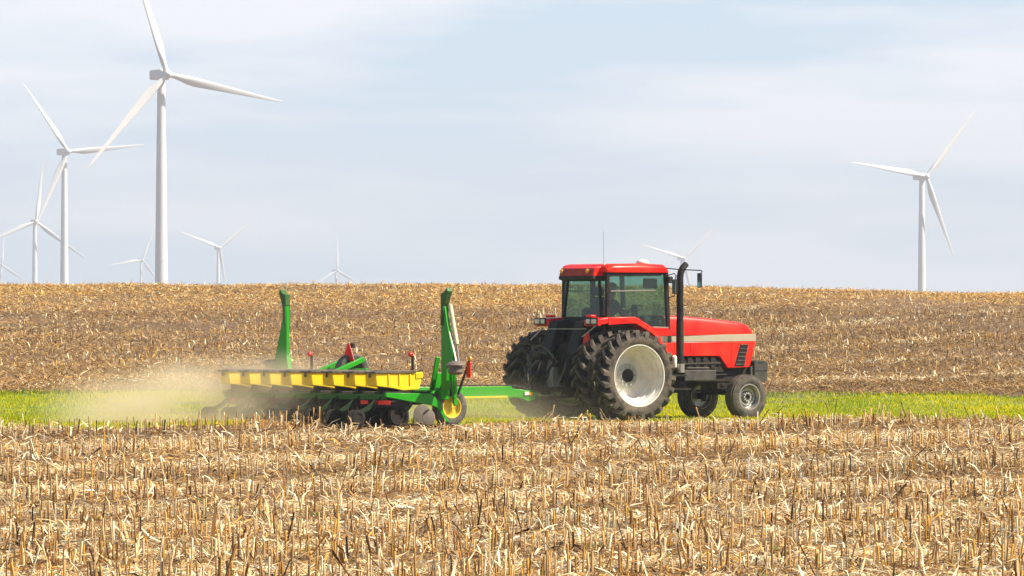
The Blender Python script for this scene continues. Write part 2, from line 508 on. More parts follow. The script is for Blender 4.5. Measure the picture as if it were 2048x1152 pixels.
def straws(x, y, z, L, Wd, az, tilt, col, bend=0.35):
    """bent strips lying on the soil: two quads each"""
    n = len(x)
    d = np.stack([np.cos(az) * np.cos(tilt), np.sin(az) * np.cos(tilt), np.sin(tilt)], -1)
    sv = np.stack([-np.sin(az), np.cos(az), RNG.normal(0, 0.5, n)], -1)
    sv /= np.linalg.norm(sv, axis=1, keepdims=True)
    up = np.cross(d, sv)
    p = np.stack([x, y, z], -1)
    bz = RNG.normal(0, bend, n)[:, None] * up * L[:, None] * 0.5
    p0 = p; p1 = p + d * L[:, None] * 0.5 + bz; p2 = p + d * L[:, None] + bz * 0.3
    h = sv * Wd[:, None] * 0.5
    V = np.stack([p0 - h, p0 + h, p1 - h, p1 + h, p2 - h * 0.4, p2 + h * 0.4], 1).reshape(-1, 3)
    b = np.arange(n)[:, None] * 6
    Q = np.concatenate([b + np.array([0, 2, 3, 1]), b + np.array([2, 4, 5, 3])], 0)
    return V, Q, np.repeat(col, 6, 0)
def stalks(x, y, z, h, rr, lean, az, col, k=5):
    n = len(x)
    top = np.stack([x + np.cos(az) * np.sin(lean) * h, y + np.sin(az) * np.sin(lean) * h, z + np.cos(lean) * h], -1)
    bot = np.stack([x, y, z - 0.03], -1)
    a = 2 * PI * np.arange(k) / k
    ring = np.stack([np.cos(a), np.sin(a), 0 * a], -1)[None]
    cut = RNG.normal(0, 1.2, (n, 1)) * np.cos(a[None] + RNG.uniform(0, 6, (n, 1)))
    Bv = bot[:, None] + ring * rr[:, None, None] * 1.15
    Mv = (bot * 0.45 + top * 0.55)[:, None] + ring * rr[:, None, None] * 0.92
    Tv = top[:, None] + ring * rr[:, None, None]
    Tv[:, :, 2] += cut * rr[:, None]
    V = np.concatenate([Bv, Mv, Tv], 1).reshape(-1, 3)
    b = np.arange(n)[:, None] * (3 * k)
    Q = []
    for lev in (0, 1):
        for j in range(k):
            j2 = (j + 1) % k
            Q.append(b + np.array([j, j2, j2 + k, j + k]) + lev * k)
    Q.append(b + np.array([0, 1, 2, 3]) + 2 * k)
    C = np.repeat(col, 3 * k, 0).reshape(n, 3, k, 3)
    C = C * np.array([0.84, 1.0, 1.12])[None, :, None, None]       # darker at the root, paler at the cut top
    return V, np.concatenate(Q, 0), np.clip(C, 0, 0.93).reshape(-1, 3)
def merge(name, parts, mat, label, cat):
    V = []; Q = []; C = []; n = 0
    for v, q, c in parts:
        V.append(v); Q.append(q + n); C.append(c); n += len(v)
    o = raw_mesh(name, np.concatenate(V), np.concatenate(Q), mat, np.concatenate(C))
    return tag(o, label, cat, kind='stuff')

def scatter(n, y0, y1, pad=3.0):
    """random spots over the strip of field between two depths, a little wider than the view"""
    y = np.sqrt(RNG.uniform(y0 ** 2, y1 ** 2, n))
    hw = y * 0.0905 + pad
    return RNG.uniform(-1, 1, n) * hw, y

PERIOD = 6.13
def band(x, y):
    """position across the eight-row passes, 0..1"""
    p = -x * ST + y * CT
    k = np.floor(p / PERIOD); t = x * CT + y * ST
    return ((p - 0.45 * np.sin(t * 0.11 + k) - 0.2 * np.sin(t * 0.31 + 2.1 * k)) / PERIOD) % 1.0

parts = []
# near field: litter
x, y = scatter(520000, 57, 133)
ok = (y < near_edge(x) + RNG.normal(0, 0.25, len(x))) & ~((y > 119) & (RNG.random(len(x)) < 0.3))
bnd = band(x, y)
ok &= RNG.random(len(x)) < 0.44 + 0.54 * np.exp(-((bnd - 0.66) / 0.20) ** 2) + 0.12 * noise2(x, y, 5)
x, y, bnd = x[ok], y[ok], bnd[ok]; n = len(x)
L = RNG.gamma(2.2, 0.050, n) + 0.025; Wd = RNG.gamma(2.6, 0.0042, n) + 0.004
tilt = np.abs(RNG.normal(0, 0.16, n)); up = RNG.random(n) < 0.02; tilt[up] = RNG.uniform(0.5, 1.2, up.sum())
az = RNG.uniform(0, 2 * PI, n)
pale = RNG.random(n) < np.exp(-((bnd - 0.66) / 0.22) ** 2)
col = np.where(pale[:, None], pick(n, (24, 30, 32, 8, 5, 9, 2, 4)), pick(n, (15, 9, 6, 24, 22, 14, 7, 15)))
col *= (0.93 + 0.16 * np.clip(noise2(x * 0.35, y * 0.6, 77), -1, 1))[:, None]
parts.append(straws(x, y, ground(x, y) + RNG.uniform(0, 0.035, n), L, Wd, az, tilt, np.clip(col, 0, 0.93)))
# big pale husks that catch the sun
x, y = scatter(7000, 57, 128); ok = y < near_edge(x); x, y = x[ok], y[ok]; n = len(x)
tilt = np.abs(RNG.normal(0.30, 0.40, n))
parts.append(straws(x, y, ground(x, y) + 0.03, RNG.uniform(0.12, 0.34, n), RNG.uniform(0.016, 0.036, n), RNG.uniform(0, 2 * PI, n), tilt, pick(n, (1, 4, 8, 0, 0, 0, 0, 0), 0.05)))
merge('near_field_litter', parts, 'straw', 'chopped straw and pale husks lying over the near field', 'straw')

# near field: standing stalks in rows that follow the tractor's line
parts = []
sx = []; sy = []
for k in range(6, 26):
  for sub in (-0.15, 0.12, 0.40):
    p0 = k * PERIOD + 0.20 * PERIOD + sub
    t = np.arange(25, 105, 0.135)
    t = t + RNG.normal(0, 0.06, len(t))
    p = p0 + RNG.normal(0, 0.06, len(t)) + 0.45 * np.sin(t * 0.11 + k) + 0.2 * np.sin(t * 0.31 + 2.1 * k)
    X = t * CT - p * ST; Y = t * ST + p * CT
    b = band(X, Y)
    keep = (RNG.random(len(t)) < 0.90) & (Y > 57) & (np.abs(X) < Y * 0.0905 + 3) & (Y < near_edge(X) - 0.1)
    keep &= noise2(X * 0.9, Y * 0.9, 21) > -0.95
    sx.append(X[keep]); sy.append(Y[keep])
x = np.concatenate(sx); y = np.concatenate(sy); n = len(x)
h = np.clip(RNG.normal(0.235, 0.07, n), 0.07, 0.46)
h *= 1 - 0.55 * sstep(3, 7, x) * (1 - sstep(1.0, 5.0, near_edge(x) - y))
rr = RNG.uniform(0.008, 0.0165, n)
lean = np.abs(RNG.normal(0, 0.13, n)); az = RNG.uniform(0, 2 * PI, n)
colr = pick(n, (26, 17, 9, 18, 9, 20, 9, 3), 0.18)
rowtone = np.clip(noise2(x * 0.35, y * 0.6, 77), -1, 1); colr *= (0.94 + 0.14 * rowtone)[:, None]
parts.append(stalks(x, y, ground(x, y), h, rr, lean, az, colr))
# torn leaf sheaths on the stalks
sel = RNG.random(n) < 0.75
xs_, ys_, hs_ = x[sel], y[sel], h[sel]; m = len(xs_)
parts.append(straws(xs_, ys_, ground(xs_, ys_) + hs_ * RNG.uniform(0.2, 0.95, m), RNG.uniform(0.05, 0.16, m), RNG.uniform(0.012, 0.03, m), RNG.uniform(0, 2 * PI, m), RNG.uniform(-1.2, 1.2, m), pick(m, (10, 10, 8, 6, 3, 3, 2, 0))))
# a few broken, leaning stalks
x, y = scatter(1100, 58, 124); ok = y < near_edge(x); x, y = x[ok], y[ok]; n = len(x)
parts.append(stalks(x, y, ground(x, y), RNG.uniform(0.2, 0.5, n), RNG.uniform(0.007, 0.012, n), RNG.uniform(0.3, 1.35, n), RNG.uniform(0, 2 * PI, n), pick(n, (5, 3, 1, 4, 4, 3, 2, 4))))
merge('near_field_stubble', parts, 'straw', 'rows of cut cornstalks standing in the near field', 'stubble')

# far field on the rise: litter
parts = []
x, y = scatter(700000, 132, 219)
ok = (y > far_edge(x) + RNG.normal(0, 0.25, len(x)))
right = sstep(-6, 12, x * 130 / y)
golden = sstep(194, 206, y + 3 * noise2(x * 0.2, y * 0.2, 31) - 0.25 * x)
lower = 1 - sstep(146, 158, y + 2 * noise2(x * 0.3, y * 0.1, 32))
streak = np.clip(np.sin((-x * 0.25 - 1.4 * np.maximum(x, 0) + y + 5.0 * noise2(x * 0.12, y * 0.05, 61)) * 2 * PI / 15.0), 0, 1) ** 4
streak *= (0.25 + 0.55 * right) * np.clip(0.6 + 0.7 * noise2(x * 0.5, y * 0.3, 62), 0, 1.3)
dens = 0.36 - 0.08 * right + 0.06 * golden + 0.16 * lower + 0.16 * noise2(x * 0.35, y * 0.22, 33) + 0.34 * streak
ok &= RNG.random(len(x)) < dens
x, y, right, golden, lower, streak = x[ok], y[ok], right[ok], golden[ok], lower[ok], streak[ok]; n = len(x)
L = RNG.gamma(2.2, 0.042, n) + 0.035; Wd = RNG.gamma(2.6, 0.0042, n) + 0.006
tilt = np.abs(RNG.normal(0, 0.30, n))
col = pick(n, (19, 9, 3, 21, 18, 13, 14, 10))
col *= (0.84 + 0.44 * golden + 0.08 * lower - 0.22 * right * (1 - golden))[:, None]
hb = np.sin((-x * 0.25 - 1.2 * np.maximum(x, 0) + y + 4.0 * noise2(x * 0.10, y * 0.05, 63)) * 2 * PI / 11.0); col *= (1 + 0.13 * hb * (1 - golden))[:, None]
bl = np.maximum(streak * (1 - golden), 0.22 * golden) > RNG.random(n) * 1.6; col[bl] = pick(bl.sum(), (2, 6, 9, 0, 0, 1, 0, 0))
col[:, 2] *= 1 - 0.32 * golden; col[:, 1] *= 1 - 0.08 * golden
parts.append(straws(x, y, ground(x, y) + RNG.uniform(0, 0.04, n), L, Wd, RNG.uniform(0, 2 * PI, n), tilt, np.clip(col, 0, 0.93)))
x, y = scatter(2600, 140, 216); n = len(x)
parts.append(straws(x, y, ground(x, y) + 0.03, RNG.uniform(0.10, 0.28, n), RNG.uniform(0.02, 0.042, n), RNG.uniform(0, 2 * PI, n), np.abs(RNG.normal(0.6, 0.5, n)), pick(n, (3, 5, 4, 0, 0, 0, 0, 0), 0.05)))
merge('far_field_litter', parts, 'straw', 'weathered straw covering the brown slope behind the grass', 'straw')
# far field: stubble
parts = []; sx = []; sy = []
for k in range(84, 260):
    t = np.arange(30, 165, 0.15)
    t = t + RNG.normal(0, 0.05, len(t)); p = k * 0.766 + RNG.normal(0, 0.05, len(t))
    X = t * CT * 1.15 - p * ST * 0.9 + 14; Y = t * ST * 0.5 + p * CT * 0.95 + 12
    keep = (Y > 150) & (Y < 219) & (np.abs(X) < Y * 0.0905 + 3)
    gold = sstep(194, 204, Y + 3 * noise2(X * 0.2, Y * 0.2, 31) - 0.25 * X)
    keep &= RNG.random(len(t)) < 0.10 + 0.72 * gold + 0.08 * noise2(X * 0.3, Y * 0.2, 41)
    sx.append(X[keep]); sy.append(Y[keep])
x = np.concatenate(sx); y = np.concatenate(sy); n = len(x)
gold = sstep(194, 204, y + 3 * noise2(x * 0.2, y * 0.2, 31) - 0.25 * x)
h = np.clip(RNG.normal(0.21, 0.06, n), 0.08, 0.42) * (0.7 + 1.0 * gold)
colr = pick(n, (18, 8, 4, 24, 18, 16, 12, 10), 0.15)
colr = np.clip(colr * (0.9 + 0.25 * gold)[:, None], 0, 0.9)
parts.append(stalks(x, y, ground(x, y), h, RNG.uniform(0.009, 0.016, n), np.abs(RNG.normal(0, 0.12, n)), RNG.uniform(0, 2 * PI, n), colr, k=4))
sel = RNG.random(n) < 0.6
xs_, ys_, hs_ = x[sel], y[sel], h[sel]; m = len(xs_)
parts.append(straws(xs_, ys_, ground(xs_, ys_) + hs_ * RNG.uniform(0.2, 0.9, m), RNG.uniform(0.06, 0.18, m), RNG.uniform(0.015, 0.04, m), RNG.uniform(0, 2 * PI, m), RNG.uniform(-1.2, 1.2, m), pick(m, (10, 10, 6, 8, 3, 6, 2, 0))))
merge('far_field_stubble', parts, 'straw', 'cut cornstalks standing along the crest of the far slope', 'stubble')

# grass blades
parts = []
x = RNG.uniform(-17, 17, 300000); y = RNG.uniform(106, 137, 300000)
ok = in_grass(x, y, 0.25) & (np.abs(x) < y * 0.0905 + 3)
x, y = x[ok], y[ok]; n = len(x)
nn = noise2(x * 1.2, y * 1.2, 51)
L = RNG.uniform(0.035, 0.095, n) * (1 + 0.4 * nn)
L *= 1 + 0.5 * np.exp(-((y - far_edge(x)) / 0.7) ** 2)
base = np.array([[0.36, 0.42, 0.003]]); c2 = np.array([[0.78, 0.64, 0.006]]); c3 = np.array([[0.50, 0.44, 0.22]]); c4 = np.array([[0.06, 0.15, 0.012]])
k = np.clip(0.45 + 0.35 * noise2(x * 0.8, y * 0.5, 52) + RNG.normal(0, 0.2, n), 0, 1)[:, None]
col = base * (1 - k) + c2 * k
dry = (noise2(x * 0.55, y * 1.3, 53) > 0.75) & (RNG.random(n) < 0.75); col[dry] = c3 * RNG.uniform(0.7, 1.0, (dry.sum(), 1))
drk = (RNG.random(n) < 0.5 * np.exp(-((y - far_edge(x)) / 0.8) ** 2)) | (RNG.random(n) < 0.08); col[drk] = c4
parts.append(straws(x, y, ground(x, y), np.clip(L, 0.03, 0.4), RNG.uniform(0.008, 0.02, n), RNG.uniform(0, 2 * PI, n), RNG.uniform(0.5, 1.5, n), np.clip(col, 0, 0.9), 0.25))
merge('grass', parts, 'grass', 'bright green grass growing in the strip between the fields', 'grass')
# a few green seedlings between the stubble
parts = []
cx, cy = scatter(70, 60, 90, 0); 
x = np.repeat(cx, 12) + RNG.normal(0, 0.05, 70 * 12); y = np.repeat(cy, 12) + RNG.normal(0, 0.05, 70 * 12); n = len(x)
parts.append(straws(x, y, ground(x, y), RNG.uniform(0.05, 0.10, n), RNG.uniform(0.01, 0.022, n), RNG.uniform(0, 2 * PI, n), RNG.uniform(0.1, 1.2, n), np.array([[0.16, 0.30, 0.03]]) * RNG.uniform(0.7, 1.2, (n, 1))))
merge('weeds', parts, 'grass', 'tiny green weed seedlings between the near stubble rows', 'weeds')

# ------------------------------------------------------------------ wheels
def tread_wheel(name, parent, R, w, rimR, lugs, mats=('rubber', 'rim'), dish=0.36, lug_h=0.05, hub='drive'):
    """farm tyre on a deep dished rim; outer side looks to +r"""
    root = empty(name, (0, 0, 0), 0, parent)
    h = w / 2; Rc = R - lug_h
    b = MB()
    prof = [(h * 0.80, rimR - 0.02), (h * 0.98, rimR + 0.05), (h * 1.04, (rimR + Rc) / 2), (h * 0.98, Rc - 0.06), (h * 0.86, Rc - 0.012), (h * 0.45, Rc + 0.004),
            (0, Rc + 0.008), (-h * 0.45, Rc + 0.004), (-h * 0.86, Rc - 0.012), (-h * 0.98, Rc - 0.06), (-h * 1.04, (rimR + Rc) / 2), (-h * 0.98, rimR + 0.05), (-h * 0.80, rimR - 0.02)]
    if lugs:
        b.lathe(prof[:4], n=72); b.lathe(prof[9:], n=72); b.mi = 1; b.lathe(prof[3:10], n=72); b.mi = 0  # tread floor between the lugs gets the darker rubber
    else: b.lathe(prof, n=72)
    if lugs:
        for sgn in (1, -1):
            for k in range(lugs):
                a0 = 2 * PI * (k + (0.5 if sgn < 0 else 0)) / lugs
                st = []
                for f, (t, rb, rt) in enumerate([(-0.06, Rc - 0.01, R), (0.35, Rc - 0.01, R), (0.75, Rc - 0.02, R - 0.004), (0.97, Rc - 0.05, R - 0.020), (1.03, Rc - 0.10, R - 0.075)]):
                    a = a0 + (0.23 * max(t, 0) ** 0.9) * (0.93 / R)
                    hw = 0.030 + 0.014 * (t > 0.7)
                    ring = []
                    for (da, q) in ((-hw * 1.3, rb), (hw * 1.3, rb), (hw, rt), (-hw, rt)):
                        aa = a + da / R
                        ring.append((q * math.cos(aa), sgn * t * h, q * math.sin(aa)))
                    st.append(ring)
                b.loft(st)
    else:
        for t in (-0.55, -0.2, 0.2, 0.55):
            b.lathe([(t * h - 0.022, Rc), (t * h - 0.016, R), (t * h + 0.016, R), (t * h + 0.022, Rc)], n=72)
    b.build('tyre', (mats[0], 'rubber_dark') if lugs else mats[0], root)
    b = MB(); lip = h * 0.84
    b.lathe([(lip - 0.01, rimR + 0.028), (lip + 0.012, rimR + 0.02), (lip + 0.012, rimR - 0.004), (lip - 0.03, rimR - 0.03), (lip - 0.10, rimR - 0.04), (lip - 0.115, rimR - 0.07), (lip - dish * 0.55, rimR - 0.075), (lip - dish * 0.57, rimR - 0.10), (lip - dish * 0.72, rimR - 0.102), (lip - dish * 0.74, rimR - 0.125),
             (lip - dish + 0.05, rimR - 0.13), (lip - dish + 0.01, rimR - 0.17), (lip - dish, rimR - 0.20), (lip - dish + 0.012, rimR * 0.50),
             (lip - dish + 0.03, rimR * 0.44), (lip - dish + 0.03, 0.02)], n=72)
    b.lathe([(-lip, rimR + 0.028), (-lip - 0.012, rimR), (-lip + 0.06, rimR - 0.04), (lip - dish - 0.02, rimR - 0.09), (lip - dish - 0.02, 0.02)], n=48)
    b.build('rim', mats[1], root)
    b = MB(); p = lip - dish + 0.03; hr = rimR * 0.40
    b.lathe([(p, hr), (p + 0.02, hr), (p + 0.028, hr - 0.015), (p + 0.028, 0.02)], n=40)
    for k in range(10):
        a = 2 * PI * k / 10
        b.lathe([(p + 0.02, 0.021), (p + 0.070, 0.021), (p + 0.070, 0.001)], c=(hr * 0.78 * math.cos(a), 0, hr * 0.78 * math.sin(a)), n=6, smooth=False)
    b.build('hub_plate', 'hubplate', root)
    b = MB(); q = hr * 0.55
    b.lathe([(p + 0.02, q), (p + 0.05, q), (p + 0.06, q - 0.012), (p + 0.03, q - 0.03), (p + 0.03, 0.001)], n=28)
    b.build('hub_cap', 'black' if hub == 'drive' else 'dark', root)
    return root

# ------------------------------------------------------------------ tractor
TR = empty('tractor', (OX, OY, 0), TH)
tag(TR, 'red farm tractor with glass cab and dual rear wheels pulling the planter', 'tractor')
# hood: lofted shell from cab to nose
def hood_ring(x, hw, top, bot, e=0.09):
    return [(x, -hw, bot), (x, -hw, top - e), (x, -hw + e * 0.5, top - e * 0.25), (x, -hw + e * 1.6, top), (x, hw - e * 1.6, top), (x, hw - e * 0.5, top - e * 0.25), (x, hw, top - e), (x, hw, bot)]
b = MB()
b.loft([hood_ring(1.62, 0.44, 2.165, 1.735), hood_ring(2.2, 0.44, 2.145, 1.740), hood_ring(3.0, 0.43, 2.085, 1.755), hood_ring(3.55, 0.42, 2.03, 1.765), hood_ring(3.80, 0.405, 1.985, 1.77, 0.10), hood_ring(3.93, 0.38, 1.90, 1.773, 0.09), hood_ring(3.985, 0.35, 1.83, 1.776, 0.04)])
hood = b.build('hood', 'red', TR, 0.018)
b = MB()
low = [(1.62, 1.605), (2.6, 1.610), (4.0, 1.622), (3.975, 1.52), (3.86, 1.12), (3.82, 1.075), (3.27, 1.06), (3.06, 1.31), (1.62, 1.31)]
b.side(low, -0.425, 0.425)
b.build('side_panel', 'red', hood, 0.014)
b = MB(); b.side([(1.62, 1.607), (1.62, 1.733), (4.005, 1.774), (4.01, 1.70), (4.002, 1.624)], -0.428, 0.428)
b.build('hood_stripe', 'stripe', hood, 0.004)
for sg in (1, -1):
    b = MB(); b.side([(3.60, 1.56), (3.80, 1.56), (3.70, 1.10), (3.44, 1.10)], sg * 0.4, sg * 0.43); gr = b
    o = gr.build('side_grille', 'black', hood)
    b = MB()
    for k in range(6):
        z = 1.13 + k * 0.082; x0 = 3.445 + (z - 1.10) / 0.46 * 0.16; x1 = 3.70 + (z - 1.10) / 0.46 * 0.10
        b.side([(x0 + 0.01, z), (x1 - 0.01, z), (x1, z + 0.018), (x0 + 0.02, z + 0.018)], sg * 0.43, sg * 0.442)
    b.build('grille_slat', 'tyre_grey', hood)
b = MB(); b.box(3.99, 4.015, -0.30, 0.30, 1.25, 1.58); b.box(3.94, 3.96, -0.2, 0.2, 1.8, 1.82)
b.build('front_grille', 'black', hood)
for r in (-0.2, 0.2):
    b = MB(); b.box(4.005, 4.03, r - 0.09, r + 0.09, 1.65, 1.74); b.build('headlight', 'lens', TR, 0.01)
for sg in (1, -1):
    b = MB(); b.side([(3.35, 1.07), (3.358, 1.07), (3.365, 1.60), (3.357, 1.60)], sg * 0.424, sg * 0.428); b.build('panel_seam', 'black', hood)
    b = MB(); b.side([(2.30, 1.315), (2.308, 1.315), (2.308, 1.60), (2.30, 1.60)], sg * 0.424, sg * 0.428); b.build('panel_seam', 'black', hood)
    for x, z in ((2.38, 1.36), (3.28, 1.14), (3.9, 1.57), (3.42, 1.57)):
        b = MB(); b.lathe([(0.0, 0.013), (sg * 0.006, 0.010), (sg * 0.006, 0.001)], c=(x, sg * 0.425, z), n=8); b.build('panel_bolt', 'black', hood)
b = MB(); b.box(0.98, 1.10, 0.800, 0.822, 1.79, 1.825); b.build('door_handle', 'black', TR, 0.005)
# chassis, engine, tank, axle
b = MB()
b.box(0.1, 2.2, -0.24, 0.24, 0.55, 1.30); b.box(1.7, 3.9, -0.30, 0.30, 0.78, 1.32); b.box(2.0, 3.2, -0.37, 0.37, 0.98, 1.25)
b.box(3.1, 4.0, -0.28, 0.28, 0.62, 1.10)
for k in range(5): b.box(2.05 + k * 0.2, 2.17 + k * 0.2, -0.40, 0.40, 1.05, 1.29)
b.tube([(2.0, 0.38, 1.14), (3.1, 0.38, 1.16)], 0.035); b.tube([(2.2, 0.36, 0.9), (3.3, 0.33, 0.93)], 0.02)
b.build('chassis', 'dark', TR, 0.015)
b = MB(); b.box(1.90, 2.72, 0.42, 0.76, 0.80, 1.03); b.box(1.92, 2.70, -0.76, -0.42, 0.80, 1.03)
b.box(2.0, 2.6, 0.45, 0.70, 1.045, 1.085)
b.build('fuel_tank', 'weights', TR, 0.03, 3)
b = MB()
b.side([(1.5, 0.62), (1.95, 0.62), (1.95, 0.66), (1.5, 0.66)], 0.60, 0.92)
b.side([(1.5, 0.90), (1.85, 0.90), (1.85, 0.94), (1.5, 0.94)], 0.62, 0.90)
for x in (1.5, 1.87): b.bar((x, 0.62, 0.55), (x, 0.62, 1.30), 0.03, 0.03)
b.build('cab_step', 'black', TR)
b = MB(); b.box(1.52, 1.62, 0.80, 0.90, 1.06, 1.34); b.build('filter_canister', 'white', TR, 0.05, 3)
b = MB()
b.box(3.36, 3.50, -0.66, 0.66, 0.50, 0.66); b.box(3.25, 3.6, -0.2, 0.2, 0.55, 0.9)
for sg in (1, -1):
    b.tube([(3.43, sg * 0.62, 0.36), (3.43, sg * 0.64, 0.78)], 0.06)
    b.tube([(3.25, sg * 0.10, 0.60), (3.22, sg * 0.60, 0.58)], 0.025)
    b.tube([(3.43, sg * 0.60, 0.47), (3.43, sg * 0.86, 0.47)], 0.07)
b.tube([(3.24, -0.3, 0.72), (3.24, 0.3, 0.72)], 0.045)
b.build('front_axle', 'dark', TR, 0.01)
b = MB()
b.tube([(0, -1.28, 0.93), (0, 1.28, 0.93)], 0.085, 16); b.box(-0.42, 0.3, -0.34, 0.34, 0.52, 1.34); b.tube([(0, -0.62, 0.93), (0, 0.62, 0.93)], 0.17, 18)
b.build('rear_axle', 'dark', TR, 0.02)
# front weights
b = MB()
for k in range(10):
    r = -0.40 + k * 0.082
    b.side([(3.98, 1.20), (4.02, 1.225), (4.28, 1.215), (4.335, 1.17), (4.34, 1.02), (4.31, 0.98), (4.325, 0.84), (4.26, 0.76), (4.02, 0.76), (3.98, 0.84)], r, r + 0.074)
b.box(3.9, 4.0, -0.38, 0.38, 0.80, 1.1)
wt = b.build('front_weights', 'weights', TR, 0.008)
b = MB(); b.box(4.08, 4.22, -0.15, 0.414, 1.155, 1.19); b.box(4.0, 4.3, 0.40, 0.418, 1.00, 1.012); b.build('weight_handle', 'black', wt)
# rear wheels: inner and outer duals each side
rw = tread_wheel('rear_wheel', TR, 0.93, 0.45, 0.62, 22, dish=0.46, lug_h=0.072)
rw.location = (0, -1.575, 0.93)
def place_wheel(src, x, r, z, flip, rot=0.0):
    c = copy_tree(src, TR); c.location = (x, -r, z)
    c.rotation_euler = (0, rot, PI if flip else 0)
    return c
place_wheel(rw, 0, 0.83, 0.93, False, 0.12)
place_wheel(rw, 0, -1.575, 0.93, True, 0.3)
place_wheel(rw, 0, -0.83, 0.93, True, 0.05)
fw = tread_wheel('front_wheel', TR, 0.465, 0.29, 0.255, 0, mats=('rubber_front', 'steel'), dish=0.15, lug_h=0.018, hub='front')
fw.location = (3.43, -0.83, 0.465)
place_wheel(fw, 3.43, -0.83, 0.465, True, 0.4)

# cab frame
b = MB()
def post(p0, p1, w, h): b.bar(p0, p1, w, h)
for sg in (1, -1):
    post((1.50, sg * 0.76, 1.30), (1.405, sg * 0.77, 3.05), 0.07, 0.09)      # front posts
    post((-0.08, sg * 0.76, 1.95), (-0.07, sg * 0.76, 3.05), 0.075, 0.075)    # rear posts
    post((-0.08, sg * 0.76, 3.02), (1.41, sg * 0.76, 3.03), 0.06, 0.06)
    b.side([(-0.12, 2.10), (0.64, 2.10), (0.64, 2.128), (-0.12, 2.128)], sg * 0.74, sg * 0.79)
    b.side([(1.28, 1.32), (1.56, 1.32), (1.53, 1.90), (1.49, 1.905), (1.28, 1.905)], sg * 0.70, sg * 0.775)
for sg in (1, -1):
    post((-0.16, sg * 0.66, 2.08), (-0.12, sg * 0.54, 2.95), 0.05, 0.05)      # rear corner posts
b.box(-0.17, -0.10, -0.68, 0.68, 2.06, 2.13); b.box(-0.14, -0.06, -0.6, 0.6, 2.88, 2.97)
post((1.50, -0.72, 1.75), (1.50, 0.72, 1.75), 0.06, 0.06); post((1.41, -0.72, 3.03), (1.41, 0.72, 3.03), 0.07, 0.07)
b.build('cab_frame', 'black', TR, 0.012)
b = MB(); b.box(-0.05, 1.46, -0.74, 0.74, 1.30, 1.36); b.box(-0.1, -0.06, -0.70, 0.70, 1.3, 2.08)
b.build('cab_floor', 'interior', TR)
# roof
b = MB()
def roof_ring(x, hw, z0, z1, c=0.07):
    return [(x, -hw, z0), (x, -hw - 0.0, z1 - c), (x, -hw + c, z1), (x, hw - c, z1), (x, hw, z1 - c), (x, hw, z0)]
b.loft([roof_ring(-0.13, 0.80, 3.045, 3.150), roof_ring(-0.08, 0.83, 3.035, 3.185), roof_ring(0.06, 0.84, 3.03, 3.215), roof_ring(0.7, 0.84, 3.03, 3.225), roof_ring(1.33, 0.84, 3.03, 3.205), roof_ring(1.43, 0.82, 3.03, 3.15), roof_ring(1.465, 0.80, 3.03, 3.09, 0.03)])
roof = b.build('cab_roof', 'red', TR, 0.02, 3)
b = MB()
b.side([(-0.30, 2.955), (-0.31, 2.975), (-0.265, 3.125), (-0.24, 3.14), (-0.10, 3.165), (0.08, 3.175), (0.08, 2.955)], -0.60, 0.60)
b.build('roof_rear_section', 'red', roof, 0.012)
b = MB(); b.side([(-0.322, 2.975), (-0.280, 3.115), (-0.27, 3.115), (-0.30, 2.975)], -0.585, 0.585)
b.build('roof_rear_panel', 'red_shade', roof, 0.003)
b = MB(); b.side([(-0.325, 2.90), (-0.325, 2.968), (0.06, 2.968), (0.20, 3.026), (0.20, 3.0), (0.0, 2.86), (-0.2, 2.86)], -0.605, 0.605)
b.build('roof_underside', 'fendback', roof, 0.01)
for r in (-0.50, 0.40):
    b = MB(); b.lathe([(-0.03, 0.034), (0.03, 0.03), (0.05, 0.015), (0.052, 0.0)], c=(-0.315, r, 3.07), axis='x', n=14)
    b2 = MB(); b2.lathe([(0.0, 0.055), (-0.035, 0.045), (-0.055, 0.02), (-0.058, 0.001)], c=(-0.30, r, 3.065), axis='x', n=18)
    o = b2.build('warning_light', 'amber', roof)
    b3 = MB(); b3.lathe([(0.01, 0.07), (-0.012, 0.068), (-0.014, 0.05)], c=(-0.30, r, 3.055), axis='x', n=18); b3.build('light_bezel', 'black', roof)
b = MB(); b.lathe([(0, 0.13), (0.015, 0.135), (0.045, 0.125), (0.075, 0.09), (0.09, 0.04), (0.093, 0.001)], c=(1.10, 0.38, 3.225), axis='z', n=28)
b.build('receiver_dome', 'white', roof)
b = MB(); b.lathe([(-0.012, 0.12), (0.012, 0.12)], c=(1.10, 0.38, 3.225), axis='z', n=20); b.build('dome_foot', 'black', roof)
b = MB(); b.tube([(-0.04, 0.60, 3.10), (-0.05, 0.60, 3.35), (-0.055, 0.60, 3.88)], [0.008, 0.005, 0.003], 6)
b.lathe([(0, 0.03), (0.05, 0.012), (0.06, 0.001)], c=(-0.04, 0.60, 3.16), axis='z', n=12)
b.build('antenna', 'steel', roof)
# glazing
GT = 0.006
def pane(name, quad_pts, off):
    """flat pane with thickness: points in order, offset vector gives its thickness"""
    n = len(quad_pts); o = Vector(off)
    vs = list(quad_pts) + [tuple(Vector(p) + o) for p in quad_pts]
    fs = [tuple(range(n)), tuple(range(2 * n - 1, n - 1, -1))] + [(i, (i + 1) % n, n + (i + 1) % n, n + i) for i in range(n)]
    bb = MB(); bb.add(vs, fs); return bb.build(name, 'glass', TR)
for sg in (1, -1):
    r = sg * 0.775
    pane('side_window', [(-0.04, r, 2.13), (0.645, r, 2.13), (1.06, r, 1.925), (1.46, r, 1.91), (1.405, r, 3.03), (-0.04, r, 3.03)], (0, -sg * GT, 0))
    pane('quarter_window', [(-0.135, sg * 0.655, 2.13), (-0.09, sg * 0.745, 2.13), (-0.08, sg * 0.745, 2.95), (-0.115, sg * 0.54, 2.95)], (GT, 0, 0))
